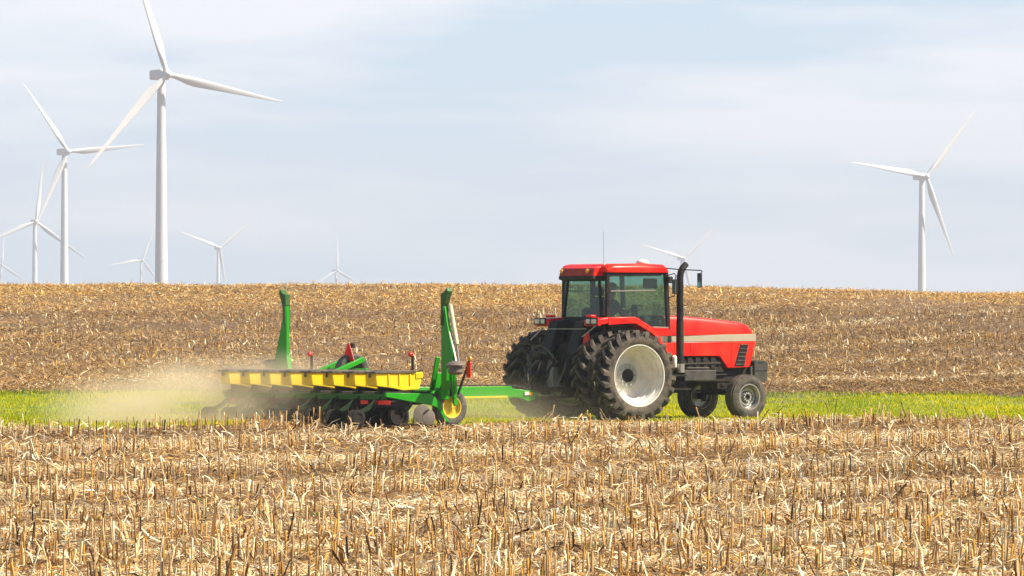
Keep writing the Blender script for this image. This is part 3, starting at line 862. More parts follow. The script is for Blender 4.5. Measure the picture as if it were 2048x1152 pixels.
pane('rear_window', [(-0.15, -0.65, 2.13), (-0.15, 0.65, 2.13), (-0.115, 0.53, 2.90), (-0.115, -0.53, 2.90)], (GT, 0, 0))
pane('windscreen', [(1.50, -0.73, 1.78), (1.50, 0.73, 1.78), (1.42, 0.74, 3.02), (1.42, -0.74, 3.02)], (GT, 0, 0))
# dark glass border and window rails
for sg in (1, -1):
    b = MB(); b.bar((0.0, sg * 0.782, 2.655), (1.15, sg * 0.782, 2.675), 0.010, 0.022)
    b.build('door_rail', 'steel', TR)
b = MB()
b.bar((0.66, -0.765, 1.95), (0.66, -0.765, 3.02), 0.05, 0.10)
b.build('door_post', 'black', TR)
# lower door panels and fenders
for sg in (1, -1):
    r0, r1 = sg * 0.70, sg * 0.80
    b = MB()
    b.side([(0.645, 2.115), (0.70, 2.085), (1.06, 1.905), (1.47, 1.895), (1.545, 1.735), (0.93, 1.735), (0.62, 2.0)], r0, r1)
    o = b.build('door_panel', 'red', TR, 0.012)
    b = MB(); b.side([(0.95, 1.60), (1.56, 1.60), (1.548, 1.728), (0.95, 1.728)], r0, r1 - sg * 0.006); b.build('door_trim', 'lid', o, 0.006)
    b = MB(); b.side([(0.95, 1.32), (1.60, 1.32), (1.565, 1.594), (0.95, 1.594)], r0, r1); b.build('door_sill_panel', 'red', o, 0.01)
    b = MB(); b.side([(1.06, 1.912), (1.455, 1.902), (1.455, 1.918), (1.06, 1.928)], sg * 0.775, sg * 0.803); b.build('window_sill', 'stripe', o)
# fenders: curved plates over the inner duals
for sg in (1, -1):
    b = MB()
    out = [(-0.56, 1.945), (-0.56, 2.055), (-0.50, 2.085), (-0.25, 2.115), (0.38, 2.125), (0.46, 2.10), (0.82, 1.88), (1.02, 1.72), (1.10, 1.55)]
    inn = [(1.04, 1.52), (0.94, 1.68), (0.74, 1.84), (0.42, 2.02), (0.34, 2.035), (-0.1, 2.025), (-0.49, 1.96), (-0.49, 1.93)]
    rr0, rr1 = (0.62, 1.10)
    pts = out + inn
    b.side(pts, sg * rr0, sg * rr1)
    # skirt outside
    b.side([(-0.30, 1.955), (-0.30, 2.112), (0.385, 2.122), (0.50, 2.075), (0.88, 1.84), (1.05, 1.69), (0.98, 1.66), (0.78, 1.80), (0.40, 1.985), (0.2, 1.985)], sg * 1.09, sg * 1.112)
    fd = b.build('fender', 'red', TR, 0.014)
    b = MB(); b.side([(-0.575, 1.985), (-0.575, 2.075), (-0.53, 2.09), (-0.53, 1.985)], sg * 0.70, sg * 1.08); b.build('lamp_housing', 'red_shade', fd, 0.008)
    for r in ((1.0, 0.11), (0.80, 0.085)):
        b = MB(); b.box(-0.60, -0.57, sg * (r[0] - r[1] * 0.8), sg * (r[0] + r[1] * 0.8), 1.985, 2.085); b.build('work_light', 'lens', fd, 0.012)
        b = MB(); b.box(-0.59, -0.56, sg * (r[0] - r[1]), sg * (r[0] + r[1]), 1.965, 2.105); b.build('light_frame', 'black', fd)
    b = MB(); b.box(-0.52, -0.38, sg * 0.62, sg * 0.80, 2.118, 2.165); b.build('tail_lamp', 'redglass', fd, 0.015)
# dark rear of fenders and the panels under the rear window
b = MB()
for sg in (1, -1):
    b.side([(-0.22, 2.09), (-0.55, 2.03), (-0.60, 1.90), (-0.70, 1.62), (-0.78, 1.35), (-0.70, 1.35), (-0.45, 1.75), (-0.20, 1.9)], sg * 0.30, sg * 0.62)
    b.side([(-0.22, 2.00), (-0.50, 1.93), (-0.36, 1.80), (0.0, 1.85), (0.6, 1.7), (0.9, 1.5), (0.9, 1.2), (-0.22, 1.2)], sg * 0.56, sg * 0.61)
b.side([(-0.10, 2.06), (-0.26, 2.05), (-0.42, 1.30), (-0.1, 1.30)], -0.30, 0.30)
b.build('rear_bodywork', 'fendback', TR, 0.02)
b = MB()
b.bar((-0.56, 1.05, 1.95), (-0.72, 0.78, 1.72), 0.03, 0.02); b.bar((-0.60, 0.76, 1.88), (-0.62, -0.74, 1.88), 0.012, 0.012)
b.bar((-0.62, -0.74, 1.9), (-0.75, -1.0, 1.65), 0.03, 0.02)
b.build('grab_rail', 'steel', TR)
b = MB(); b.front([(0.60, 1.36), (0.70, 1.78), (0.80, 1.80), (0.83, 1.60), (0.98, 1.34), (0.90, 1.30)], -0.62, -0.55)
b.build('red_bracket', 'red', TR, 0.01)
# three point hitch, links, couplers, hoses
b = MB()
for sg in (1, -1):
    b.bar((-0.30, sg * 0.34, 0.62), (-1.25, sg * 0.50, 0.66), 0.05, 0.09)       # lower links
    b.tube([(-0.42, sg * 0.38, 1.42), (-0.95, sg * 0.46, 0.70)], 0.026)         # lift rods
    b.bar((-0.25, sg * 0.36, 1.45), (-0.62, sg * 0.40, 1.50), 0.06, 0.08)        # lift arms
    b.tube([(-0.35, sg * 0.45, 1.1), (-0.60, sg * 0.52, 1.60)], 0.045)           # lift cylinders
b.bar((-0.35, 0.05, 1.30), (-0.95, 0.05, 1.12), 0.05, 0.05)
b.bar((-0.30, 0, 0.50), (-1.30, 0, 0.46), 0.12, 0.05)
b.box(-0.62, -0.40, -0.22, 0.22, 0.92, 1.22); b.box(-0.55, -0.40, -0.30, 0.30, 1.25, 1.60)
b.lathe([(0, 0.15), (-0.22, 0.13), (-0.24, 0.10)], c=(-0.42, 0, 0.82), axis='x', n=24)
for k in range(5): b.lathe([(0, 0.028), (-0.10, 0.028), (-0.12, 0.015)], c=(-0.60, -0.18 + k * 0.09, 1.12), axis='x', n=12)
b.build('three_point_hitch', 'dark', TR, 0.006)
hoses = [[(-0.70, -0.18, 1.12), (-0.85, -0.35, 1.38), (-1.05, -0.50, 1.35), (-1.15, -0.45, 0.95), (-1.45, -0.12, 0.66)],
         [(-0.70, -0.09, 1.12), (-0.88, -0.15, 1.30), (-1.10, -0.15, 1.18), (-1.30, -0.05, 0.85), (-1.50, -0.02, 0.64)],
         [(-0.70, 0.00, 1.12), (-0.95, -0.30, 1.52), (-1.15, -0.42, 1.40), (-1.28, -0.35, 0.95), (-1.50, 0.06, 0.64)],
         [(-0.70, 0.09, 1.12), (-0.92, 0.16, 1.34), (-1.10, 0.22, 1.10), (-1.30, 0.2, 0.7), (-1.55, 0.1, 0.62)],
         [(-0.70, 0.18, 1.12), (-0.80, 0.34, 1.25), (-0.95, 0.46, 1.05), (-1.20, 0.40, 0.55), (-1.50, 0.12, 0.55)],
         [(-0.50, 0.2, 1.55), (-0.75, 0.42, 1.40), (-0.90, 0.48, 0.95), (-1.10, 0.42, 0.35), (-1.45, 0.15, 0.50)]]
def smooth_path(P, n=24):
    P = [Vector(p) for p in P]; P = [2 * P[0] - P[1]] + P + [2 * P[-1] - P[-2]]; out = []
    for i in range(1, len(P) - 2):
        for k in range(n // 4):
            t = k / (n // 4)
            out.append(0.5 * (2 * P[i] + (P[i + 1] - P[i - 1]) * t + (2 * P[i - 1] - 5 * P[i] + 4 * P[i + 1] - P[i + 2]) * t * t + (3 * P[i] - P[i - 1] - 3 * P[i + 1] + P[i + 2]) * t ** 3))
    out.append(P[-2]); return [tuple(p) for p in out]
for k, h in enumerate(hoses):
    b = MB(); b.tube(smooth_path(h), 0.016, 8); b.build('hydraulic_hose', 'dark' if k % 2 else 'tyre_grey', TR)
# exhaust
b = MB()
b.tube([(1.75, 0.80, 1.02), (1.75, 0.80, 1.12), (1.75, 0.80, 1.9), (1.75, 0.80, 2.95), (1.77, 0.80, 3.05), (1.82, 0.80, 3.14), (1.91, 0.80, 3.22)], [0.070, 0.074, 0.074, 0.072, 0.070, 0.068, 0.062], 24)
ex = b.build('exhaust_pipe', 'black', TR)
b = MB(); b.tube([(1.75, 0.80, 0.98), (1.75, 0.80, 1.16)], 0.095, 24); b.tube([(1.75, 0.8, 1.10), (1.75, 0.35, 1.16)], 0.06, 16)
b.build('exhaust_elbow', 'steel', ex)
b = MB(); b.tube([(1.75, 0.80, 1.14), (1.75, 0.80, 2.05)], 0.080, 24); b.build('heat_shield', 'dark', ex)
# mirrors
b = MB()
b.tube([(1.40, 0.80, 3.13), (1.42, 1.2, 3.10), (1.44, 1.93, 3.075), (1.42, 2.00, 3.06), (1.37, 2.0, 2.98)], 0.011, 8)
b.build('mirror_arm', 'black', TR)
b = MB(); b.box(1.34, 1.37, 1.93, 2.07, 2.72, 3.02); mo = b.build('mirror', 'black', TR, 0.012)
b = MB(); b.box(1.334, 1.3395, 1.945, 2.055, 2.735, 3.005); b.build('mirror_glass', 'mirror', mo)
b = MB()
b.tube([(1.42, 0.80, 2.98), (1.46, 1.0, 3.02), (1.46, 1.05, 2.98), (1.44, 1.05, 2.90)], 0.010, 8)
b.build('mirror_arm', 'black', TR); b = MB()
b.tube([(1.46, 0.80, 2.52), (1.45, 1.0, 2.55), (1.44, 1.05, 2.60)], 0.010, 8)
b.build('mirror_arm', 'black', TR)
b = MB(); b.box(1.42, 1.46, 0.96, 1.12, 2.60, 2.90); mo = b.build('mirror', 'black', TR, 0.02, 3)
b = MB(); b.box(1.414, 1.4195, 0.975, 1.105, 2.62, 2.88); b.build('mirror_glass', 'mirror', mo)
b = MB(); b.box(1.38, 1.50, 0.80, 0.90, 2.82, 2.96); b.build('cab_lamp', 'black', TR, 0.015)
# interior: seat, console, wheel
b = MB(); b.box(0.30, 0.85, -0.27, 0.27, 1.72, 1.86); b.box(0.4, 0.75, -0.2, 0.2, 1.36, 1.72)
b.side([(0.32, 1.82), (0.45, 1.82), (0.36, 2.42), (0.27, 2.55), (0.20, 2.52), (0.22, 2.30)], -0.25, 0.25)
b.side([(0.25, 2.56), (0.33, 2.56), (0.31, 2.74), (0.23, 2.74)], -0.13, 0.13)
for sg in (1, -1): b.box(0.35, 0.75, sg * 0.30, sg * 0.37, 2.02, 2.08)
b.build('operator_seat', 'seat', TR, 0.03, 3)
b = MB(); b.side([(1.30, 1.36), (1.48, 1.36), (1.46, 1.95), (1.40, 2.12), (1.26, 2.16), (1.18, 2.05)], -0.24, 0.24)
b.box(0.10, 0.9, 0.42, 0.66, 1.36, 1.98); b.side([(0.3, 1.98), (0.9, 1.98), (0.85, 2.12), (0.5, 2.12)], 0.46, 0.62)
b.box(0.75, 0.80, 0.45, 0.66, 2.1, 2.38)
b.box(1.36, 1.42, -0.60, 0.60, 1.95, 2.06); b.build('console', 'interior', TR, 0.02)
b = MB(); b.side([(0.15, 1.5), (0.62, 1.5), (0.66, 2.20), (0.50, 2.32), (0.28, 2.30)], -0.62, -0.40); b.build('side_seat', 'seat', TR, 0.03)
b = MB()
c0 = Vector((1.14, 0, 2.26)); ax = Vector((-0.55, 0, 0.83)).normalized(); s1 = Vector((0, 1, 0)); s2 = ax.cross(s1)
ringp = [tuple(c0 + s1 * 0.20 * math.cos(a) + s2 * 0.20 * math.sin(a)) for a in np.linspace(0, 2 * PI, 33)]
b.tube(ringp, 0.014, 8)
for a in (0.5, 2.6, 4.7): b.tube([tuple(c0), tuple(c0 + s1 * 0.2 * math.cos(a) + s2 * 0.2 * math.sin(a))], 0.010, 6)
b.tube([tuple(c0), (1.30, 0, 2.05)], 0.03, 10)
b.build('steering_wheel', 'black', TR)
b = MB(); b.box(1.05, 1.3, 0.45, 0.62, 2.72, 2.92); b.box(-0.05, 1.35, -0.68, 0.68, 2.97, 3.02)
b.build('cab_headliner', 'interior', TR, 0.01)

# ------------------------------------------------------------------ driver
def skin_obj(name, pts, edges, radii, mat, parent, sub=2):
    me = bpy.data.meshes.new(name)
    me.from_pydata([(x, -r, z) for x, r, z in pts], edges, [])
    o = bpy.data.objects.new(name, me); COL.objects.link(o)
    if parent: o.parent = parent
    md = o.modifiers.new('skin', 'SKIN'); md.use_smooth_shade = True
    for i, q in enumerate(radii):
        sv = me.skin_vertices[0].data[i]; sv.radius = (q, q) if not isinstance(q, tuple) else q; sv.use_root = (i == 0)
    s = o.modifiers.new('sub', 'SUBSURF'); s.levels = sub; s.render_levels = sub
    me.materials.append(M[mat])
    return o
DR = empty('person', (OX, OY, 0), TH)
tag(DR, 'person in dark shirt and cap sitting at the wheel inside the tractor cab', 'person')
# body: pelvis, spine, head, arms with five fingers each, legs - one skinned surface
P = []; E_ = []; RR = []
def J(p, q, parent=None):
    P.append(p); RR.append(q)
    if parent is not None: E_.append((parent, len(P) - 1))
    return len(P) - 1
pel = J((0.52, 0, 1.93), 0.125); a = J((0.50, 0, 2.10), 0.12, pel); a = J((0.50, 0, 2.28), 0.13, a); ch = J((0.53, 0, 2.43), 0.11, a)
nk = J((0.56, 0, 2.53), 0.055, ch); h1 = J((0.595, 0, 2.60), 0.068, nk); h2 = J((0.605, 0, 2.67), 0.088, h1); h3 = J((0.60, 0, 2.75), 0.085, h2); J((0.60, 0, 2.80), 0.05, h3)
n1 = J((0.695, 0, 2.665), 0.014, h2); J((0.722, 0, 2.655), 0.010, n1)                 # nose
for sg in (1, -1): J((0.60, sg * 0.098, 2.67), 0.016, h2)                              # ears
for sg in (1, -1):
    sh = J((0.55, sg * 0.18, 2.41), 0.055, ch); el_ = J((0.68, sg * 0.27, 2.17), 0.042, sh); wr = J((0.92, sg * 0.20, 2.25), 0.026, el_)
    pm = J((0.985, sg * 0.19, 2.285), 0.034, wr)
    for k, ln in enumerate((0.060, 0.072, 0.068, 0.052)):
        o_ = sg * (0.19 + 0.030 - k * 0.020)
        f1 = J((1.03, o_, 2.30), 0.0095, pm); f2 = J((1.03 + ln * 0.55, o_, 2.295), 0.009, f1); J((1.03 + ln * 0.7, o_, 2.295 - ln * 0.5), 0.007, f2)
    t1 = J((0.975, sg * 0.145, 2.28), 0.011, pm); J((1.01, sg * 0.125, 2.275), 0.009, t1)
    hp = J((0.60, sg * 0.11, 1.93), 0.08, pel); kn = J((1.02, sg * 0.16, 1.95), 0.058, hp); an = J((1.10, sg * 0.16, 1.50), 0.04, kn); J((1.24, sg * 0.16, 1.42), 0.038, an)
skin_obj('body', P, E_, RR, 'skin', DR)
skin_obj('shirt', [(0.515, 0, 2.00), (0.50, 0, 2.12), (0.50, 0, 2.28), (0.53, 0, 2.43), (0.55, 0, 2.49), (0.55, 0.18, 2.41), (0.68, 0.27, 2.17), (0.87, 0.215, 2.233), (0.55, -0.18, 2.41), (0.68, -0.27, 2.17), (0.87, -0.215, 2.233)],
         [(0, 1), (1, 2), (2, 3), (3, 4), (3, 5), (5, 6), (6, 7), (3, 8), (8, 9), (9, 10)], [0.15, 0.145, 0.155, 0.13, 0.075, 0.075, 0.060, 0.045, 0.075, 0.060, 0.045], 'cloth', DR)
skin_obj('jeans', [(0.52, 0, 1.93), (0.50, 0, 2.04), (0.60, 0.11, 1.93), (1.02, 0.16, 1.955), (1.095, 0.16, 1.52), (0.60, -0.11, 1.93), (1.02, -0.16, 1.955), (1.095, -0.16, 1.52)],
         [(0, 1), (0, 2), (2, 3), (3, 4), (0, 5), (5, 6), (6, 7)], [0.145, 0.14, 0.10, 0.078, 0.055, 0.10, 0.078, 0.055], 'jeans', DR)
b = MB(); rings = []
for (z, rx, ry) in [(2.735, 0.103, 0.083), (2.77, 0.101, 0.082), (2.81, 0.082, 0.068), (2.835, 0.04, 0.035), (2.84, 0.005, 0.005)]:
    rings.append([(0.605 + rx * math.cos(a), ry * math.sin(a), z) for a in np.linspace(0, 2 * PI, 20, endpoint=False)])
b.loft(rings, True, True); b.side([(0.68, 2.735), (0.79, 2.715), (0.79, 2.722), (0.68, 2.748)], -0.06, 0.06)
b.build('cap', 'cap', DR)

# ------------------------------------------------------------------ planter
PX = -5.6
PL = empty('planter', (OX + PX * CT, OY + PX * ST, 0), TH)
tag(PL, 'green and yellow corn planter with hoppers and raised row markers behind the tractor', 'planter')
def PB(): return MB(-PX)
b = PB()
b.box(-5.70, -5.50, -3.0, 3.0, 0.50, 0.68)                       # main toolbar
b.box(-4.85, -4.70, -1.6, 1.6, 0.52, 0.66)
for sg in (1, -1):
    b.bar((-5.6, sg * 1.8, 0.60), (-3.3, sg * 0.15, 0.58), 0.12, 0.12)
    b.box(-5.75, -4.7, sg * 1.45, sg * 1.6, 0.50, 0.64)
b.build('toolbar', 'green', PL, 0.012)
b = PB(); b.box(-7.00, -6.92, -2.92, 2.92, 0.50, 0.61); b.build('rear_bar', 'green_bar', PL, 0.008)
b = PB(); b.side([(-5.6, 0.46), (-5.6, 0.70), (-2.04, 0.715), (-2.02, 0.48)], -0.02, 0.17)
tg = b.build('tongue', 'green', PL, 0.012)
b = PB(); b.side([(-3.6, 0.475), (-3.6, 0.515), (-2.15, 0.525), (-2.15, 0.485)], 0.165, 0.174); b.build('yellow_stripe', 'yel_paint', tg)
b = PB(); b.side([(-2.05, 0.49), (-2.05, 0.67), (-1.55, 0.62), (-1.32, 0.58), (-1.28, 0.50), (-1.6, 0.40), (-1.8, 0.48)], 0.0, 0.14)
b.build('hitch', 'green', PL, 0.008)
b = PB(); b.box(-1.72, -1.62, 0.14, 0.17, 0.53, 0.60); b.build('hitch_lamp', 'white', PL)
b = PB(); b.box(-1.62, -1.52, 0.14, 0.165, 0.535, 0.585); b.build('hitch_reflector', 'amber', PL)
# one row unit, then seven copies
def disc(b, x, r, z, q, w=0.012, axis='r', cup=0.02, n=28):
    b.lathe([(-w / 2, q), (w / 2, q), (w / 2 + cup, q * 0.35), (w / 2 + cup, 0.001)], c=(x, r, z), axis=axis, n=n)
    b.lathe([(-w / 2, q), (-w / 2 + cup, q * 0.35), (-w / 2 + cup, 0.001)], c=(x, r, z), axis=axis, n=n)
def small_wheel(b, x, r, z, q, w):
    b.lathe([(-w / 2, q * 0.55), (-w / 2, q * 0.93), (-w * 0.35, q), (w * 0.35, q), (w / 2, q * 0.93), (w / 2, q * 0.55), (w * 0.1, q * 0.5), (w * 0.1, 0.001)], c=(x, r, z), n=28)
    b.lathe([(-w / 2, q * 0.55), (-w * 0.1, q * 0.5), (-w * 0.1, 0.001)], c=(x, r, z), n=28)
def row_unit():
    ru = empty('row_unit', (0, 0, 0), 0, PL)
    HW = 0.17
    b = PB()
    b.side([(-7.15, 1.02), (-6.07, 1.02), (-6.08, 0.86), (-6.13, 0.70), (-6.50, 0.68), (-6.75, 0.73), (-7.12, 0.77)], -HW, HW)
    for sg in (1, -1):
        for x in (-6.35, -6.60, -6.85): b.side([(x - 0.018, 1.0), (x + 0.018, 1.0), (x + 0.012, 0.78), (x - 0.012, 0.78)], sg * HW, sg * (HW + 0.02))
    b.side([(-6.22, 1.025), (-6.05, 1.045), (-6.05, 0.92), (-6.22, 0.90)], -HW - 0.012, HW + 0.012)
    b.build('hopper', 'yellow', ru, 0.018)
    b = PB()
    b.side([(-7.19, 1.015), (-7.19, 1.045), (-7.13, 1.07), (-6.30, 1.075), (-6.22, 1.05), (-6.22, 1.025)], -HW - 0.03, HW + 0.03)
    b.side([(-5.95, 1.045), (-6.05, 1.045), (-6.25, 1.055), (-6.25, 1.07), (-5.95, 1.07)], -0.06, 0.06)
    b.side([(-7.165, 0.93), (-7.195, 0.93), (-7.205, 1.03), (-7.165, 1.03)], -0.02, 0.02)
    b.build('hopper_lid', 'lid', ru, 0.008)
    b = PB()
    b.side([(-6.95, 0.78), (-6.25, 0.70), (-6.15, 0.45), (-6.30, 0.28), (-6.75, 0.28), (-7.0, 0.48)], -0.05, 0.05)
    b.side([(-7.05, 0.52), (-6.9, 0.52), (-7.2, 0.30), (-7.5, 0.20), (-7.5, 0.25), (-7.2, 0.40)], -0.03, 0.03)
    b.side([(-6.6, 0.68), (-6.3, 0.68), (-6.3, 0.50), (-6.6, 0.50)], 0.05, 0.15)
    for z in (0.44, 0.62):
        for sg in (1, -1): b.bar((-6.2, sg * 0.08, z - 0.02), (-5.68, sg * 0.08, z + 0.02), 0.02, 0.05)
    b.build('shank', 'unit_dark', ru, 0.006)
    b = PB(); b.box(-6.95, -6.35, -0.19, 0.19, 0.36, 0.66); b.box(-6.9, -6.5, -0.22, 0.22, 0.50, 0.60); b.tube([(-6.9, 0.1, 0.66), (-7.05, 0.12, 0.5), (-7.1, 0.05, 0.3)], 0.02, 6); b.build('seed_meter', 'black', ru, 0.02)
    b = PB()
    for sg in (1, -1):
        small_wheel(b, -6.62, sg * 0.13, 0.20, 0.20, 0.10)
        b.bar((-6.62, sg * 0.13, 0.20), (-6.50, sg * 0.10, 0.48), 0.03, 0.03)
    b.build('gauge_wheel', 'rubber_dark', ru)
    b = PB()
    for sg in (1, -1):
        small_wheel(b, -7.50, sg * 0.09, 0.16, 0.155, 0.035)
    b.build('closing_wheel', 'rubber_dark', ru)
    b = PB(); disc(b, -5.45, 0.03, 0.19, 0.20); b.bar((-5.45, 0, 0.19), (-5.5, 0, 0.52), 0.03, 0.06)
    b.build('coulter_disc', 'disc', ru)
    b = PB(); disc(b, -6.45, 0.0, 0.17, 0.19); b.build('opener_disc', 'disc', ru)
    return ru
r0 = row_unit()
for k in range(8):
    o = r0 if k == 0 else copy_tree(r0, PL)
    o.location = (0, -(2.68 - k * 0.766), 0)
# end plates, reflectors, lamps
for sg in (1, -1):
    b = PB(); b.side([(-7.0, 0.64), (-5.95, 0.62), (-5.72, 0.46), (-5.62, 0.20), (-5.50, 0.06), (-5.42, 0.06), (-5.56, 0.30), (-5.62, 0.52), (-5.5, 0.66), (-5.5, 0.50), (-5.70, 0.36), (-5.9, 0.39), (-7.0, 0.56)][:5] + [(-5.42, 0.07), (-5.52, 0.32), (-5.50, 0.60), (-5.56, 0.66), (-5.9, 0.645)][:0] + [(-5.60, 0.07), (-5.78, 0.34), (-5.9, 0.385), (-7.0, 0.56)], sg * 2.93, sg * 2.99)
    b.build('end_plate', 'green', PL, 0.006)
    b = PB(); disc(b, -6.02, sg * 3.02, 0.16, 0.15, 0.012, 'r', 0.02); b.build('end_disc', 'disc', PL)
for (r, w) in ((2.95, 0.5), (2.30, 0.26), (-2.62, 0.4)):
    b = PB(); b.box(-7.06, -7.04, r - w / 2, r + w / 2, 0.41, 0.49); o = b.build('red_reflector', 'redglass', PL, 0.01)
    b = PB(); b.bar((-7.03, r, 0.45), (-5.8, r, 0.60), 0.03, 0.03); b.build('reflector_arm', 'dark', PL)
for (x, r, z0, z) in ((-5.9, 2.28, 0.6, 1.36), (-5.9, -1.36, 0.6, 1.35)):
    b = PB(); b.bar((x, r, z0), (x, r, z), 0.05, 0.03); b.build('lamp_post', 'dark', PL)
    b = PB(); b.lathe([(0.0, 0.045), (-0.03, 0.05), (-0.06, 0.045), (-0.068, 0.02), (-0.069, 0.001)], c=(x - 0.0, r - 0.03, z + 0.02), axis='x', n=18); b.lathe([(0.02, 0.03), (0.0, 0.045)], c=(x, r - 0.03, z + 0.02), axis='x', n=18)
    b.build('red_lamp', 'redglass', PL)
b = PB(); b.bar((-5.35, 3.05, 0.60), (-5.29, 3.36, 1.26), 0.04, 0.03); b.build('lamp_arm', 'dark', PL)
b = PB(); b.bar((-5.5, -2.75, 0.62), (-5.5, -2.75, 1.19), 0.04, 0.03); b.build('lamp_arm', 'dark', PL)
for (x, r, z) in ((-5.30, 3.39, 1.30), (-5.5, -2.75, 1.22)):
    b = PB(); b.lathe([(0.035, 0.03), (0.02, 0.05), (-0.02, 0.05), (-0.035, 0.03), (-0.04, 0.001)], c=(x, r, z), axis='x', n=18); b.lathe([(0.035, 0.03), (0.035, 0.001)], c=(x, r, z), axis='x', n=18)
    b.build('amber_lamp', 'amber', PL)
b = PB(); b.box(-5.33, -5.305, 3.31, 3.44, 0.93, 1.23); b.build('red_reflector', 'redglass', PL, 0.004)
# slow-moving triangle
b = PB(); b.front([(-0.08, 1.20), (0.32, 1.20), (0.34, 1.235), (0.15, 1.60), (0.09, 1.60), (-0.10, 1.235)], -5.99, -5.985); tri = b.build('slow_vehicle_sign', 'redglass', PL)
b = PB(); b.front([(-0.05, 1.235), (0.29, 1.235), (0.12, 1.565)], -5.995, -5.9905); b.build('sign_face', 'fluor', tri)
b = PB(); b.bar((-5.97, 0.12, 0.6), (-5.97, 0.12, 1.35), 0.05, 0.02); b.build('sign_post', 'dark', PL)
# centre transport wheels and frame braces
def transport_wheel(x, r, z, q, w, rimmat, tm, name='transport_wheel'):
    root = empty(name, (x - PX, -r, z), 0, PL); h = w / 2
    b = MB(); b.lathe([(h * 0.8, q * 0.56), (h, q * 0.68), (h, q * 0.88), (h * 0.75, q * 0.98), (0, q), (-h * 0.75, q * 0.98), (-h, q * 0.88), (-h, q * 0.68), (-h * 0.8, q * 0.56)], n=48); b.build('tyre', tm, root)
    b = MB(); b.lathe([(h * 0.8, q * 0.60), (h * 0.95, q * 0.59), (h * 0.9, q * 0.54), (h * 0.3, q * 0.50), (h * 0.2, q * 0.40), (h * 0.35, q * 0.2), (h * 0.35, 0.001)], n=40)
    b.lathe([(-h * 0.8, q * 0.60), (-h * 0.9, q * 0.54), (h * 0.1, q * 0.45), (h * 0.1, 0.001)], n=40)
    for k in range(6):
        a = k * PI / 3; b.lathe([(h * 0.3, 0.012), (h * 0.55, 0.012), (h * 0.55, 0.001)], c=(q * 0.28 * math.cos(a), 0, q * 0.28 * math.sin(a)), n=6, smooth=False)
    b.build('rim', rimmat, root)
    return root
transport_wheel(-5.85, 0.05, 1.02, 0.37, 0.26, 'dark', 'tyre_grey')
b = PB()
for r in (0.30, -0.30): b.bar((-6.85, r, 0.86), (-5.75, r, 1.28), 0.09, 0.10)
b.box(-5.9, -5.6, -0.35, 0.35, 0.68, 0.95)
b.tube([(-5.95, -0.75, 1.06), (-5.95, 0.75, 1.06)], 0.04)
b.build('lift_frame', 'green', PL, 0.01)
b = PB(); b.lathe([(0, 0.055), (0.09, 0.055), (0.10, 0.03), (0.10, 0.001)], c=(-5.88, 0.10, 1.50), axis='z', n=16); b.build('work_lamp', 'dark', PL)
for sg in (1, -1): transport_wheel(-5.42, sg * 2.86, 0.35, 0.37, 0.20, 'yel_paint', 'tyre_grey', 'carrying_wheel')
for sg in (1, -1):
    b = PB()
    b.bar((-5.62, sg * 2.48, 0.48), (-5.60, sg * 2.72, 1.33), 0.05, 0.10)
    b.bar((-5.62, sg * 2.90, 0.55), (-5.35, sg * 2.75, 0.95), 0.10, 0.10)
    b.side([(-5.72, 0.50), (-5.30, 0.50), (-5.25, 0.70), (-5.45, 1.02), (-5.62, 1.02)], sg * 2.70, sg * 2.74)
    b.bar((-5.35, sg * 2.98, 0.38), (-5.48, sg * 2.98, 1.0), 0.05, 0.09)
    b.tube([(-5.43, sg * 3.03, 0.52), (-5.50, sg * 3.03, 1.15)], 0.035)
    b.tube([(-6.0, sg * 2.88, 0.52), (-5.7, sg * 2.88, 0.72)], 0.03)
    b.build('wing_linkage', 'green', PL, 0.008)
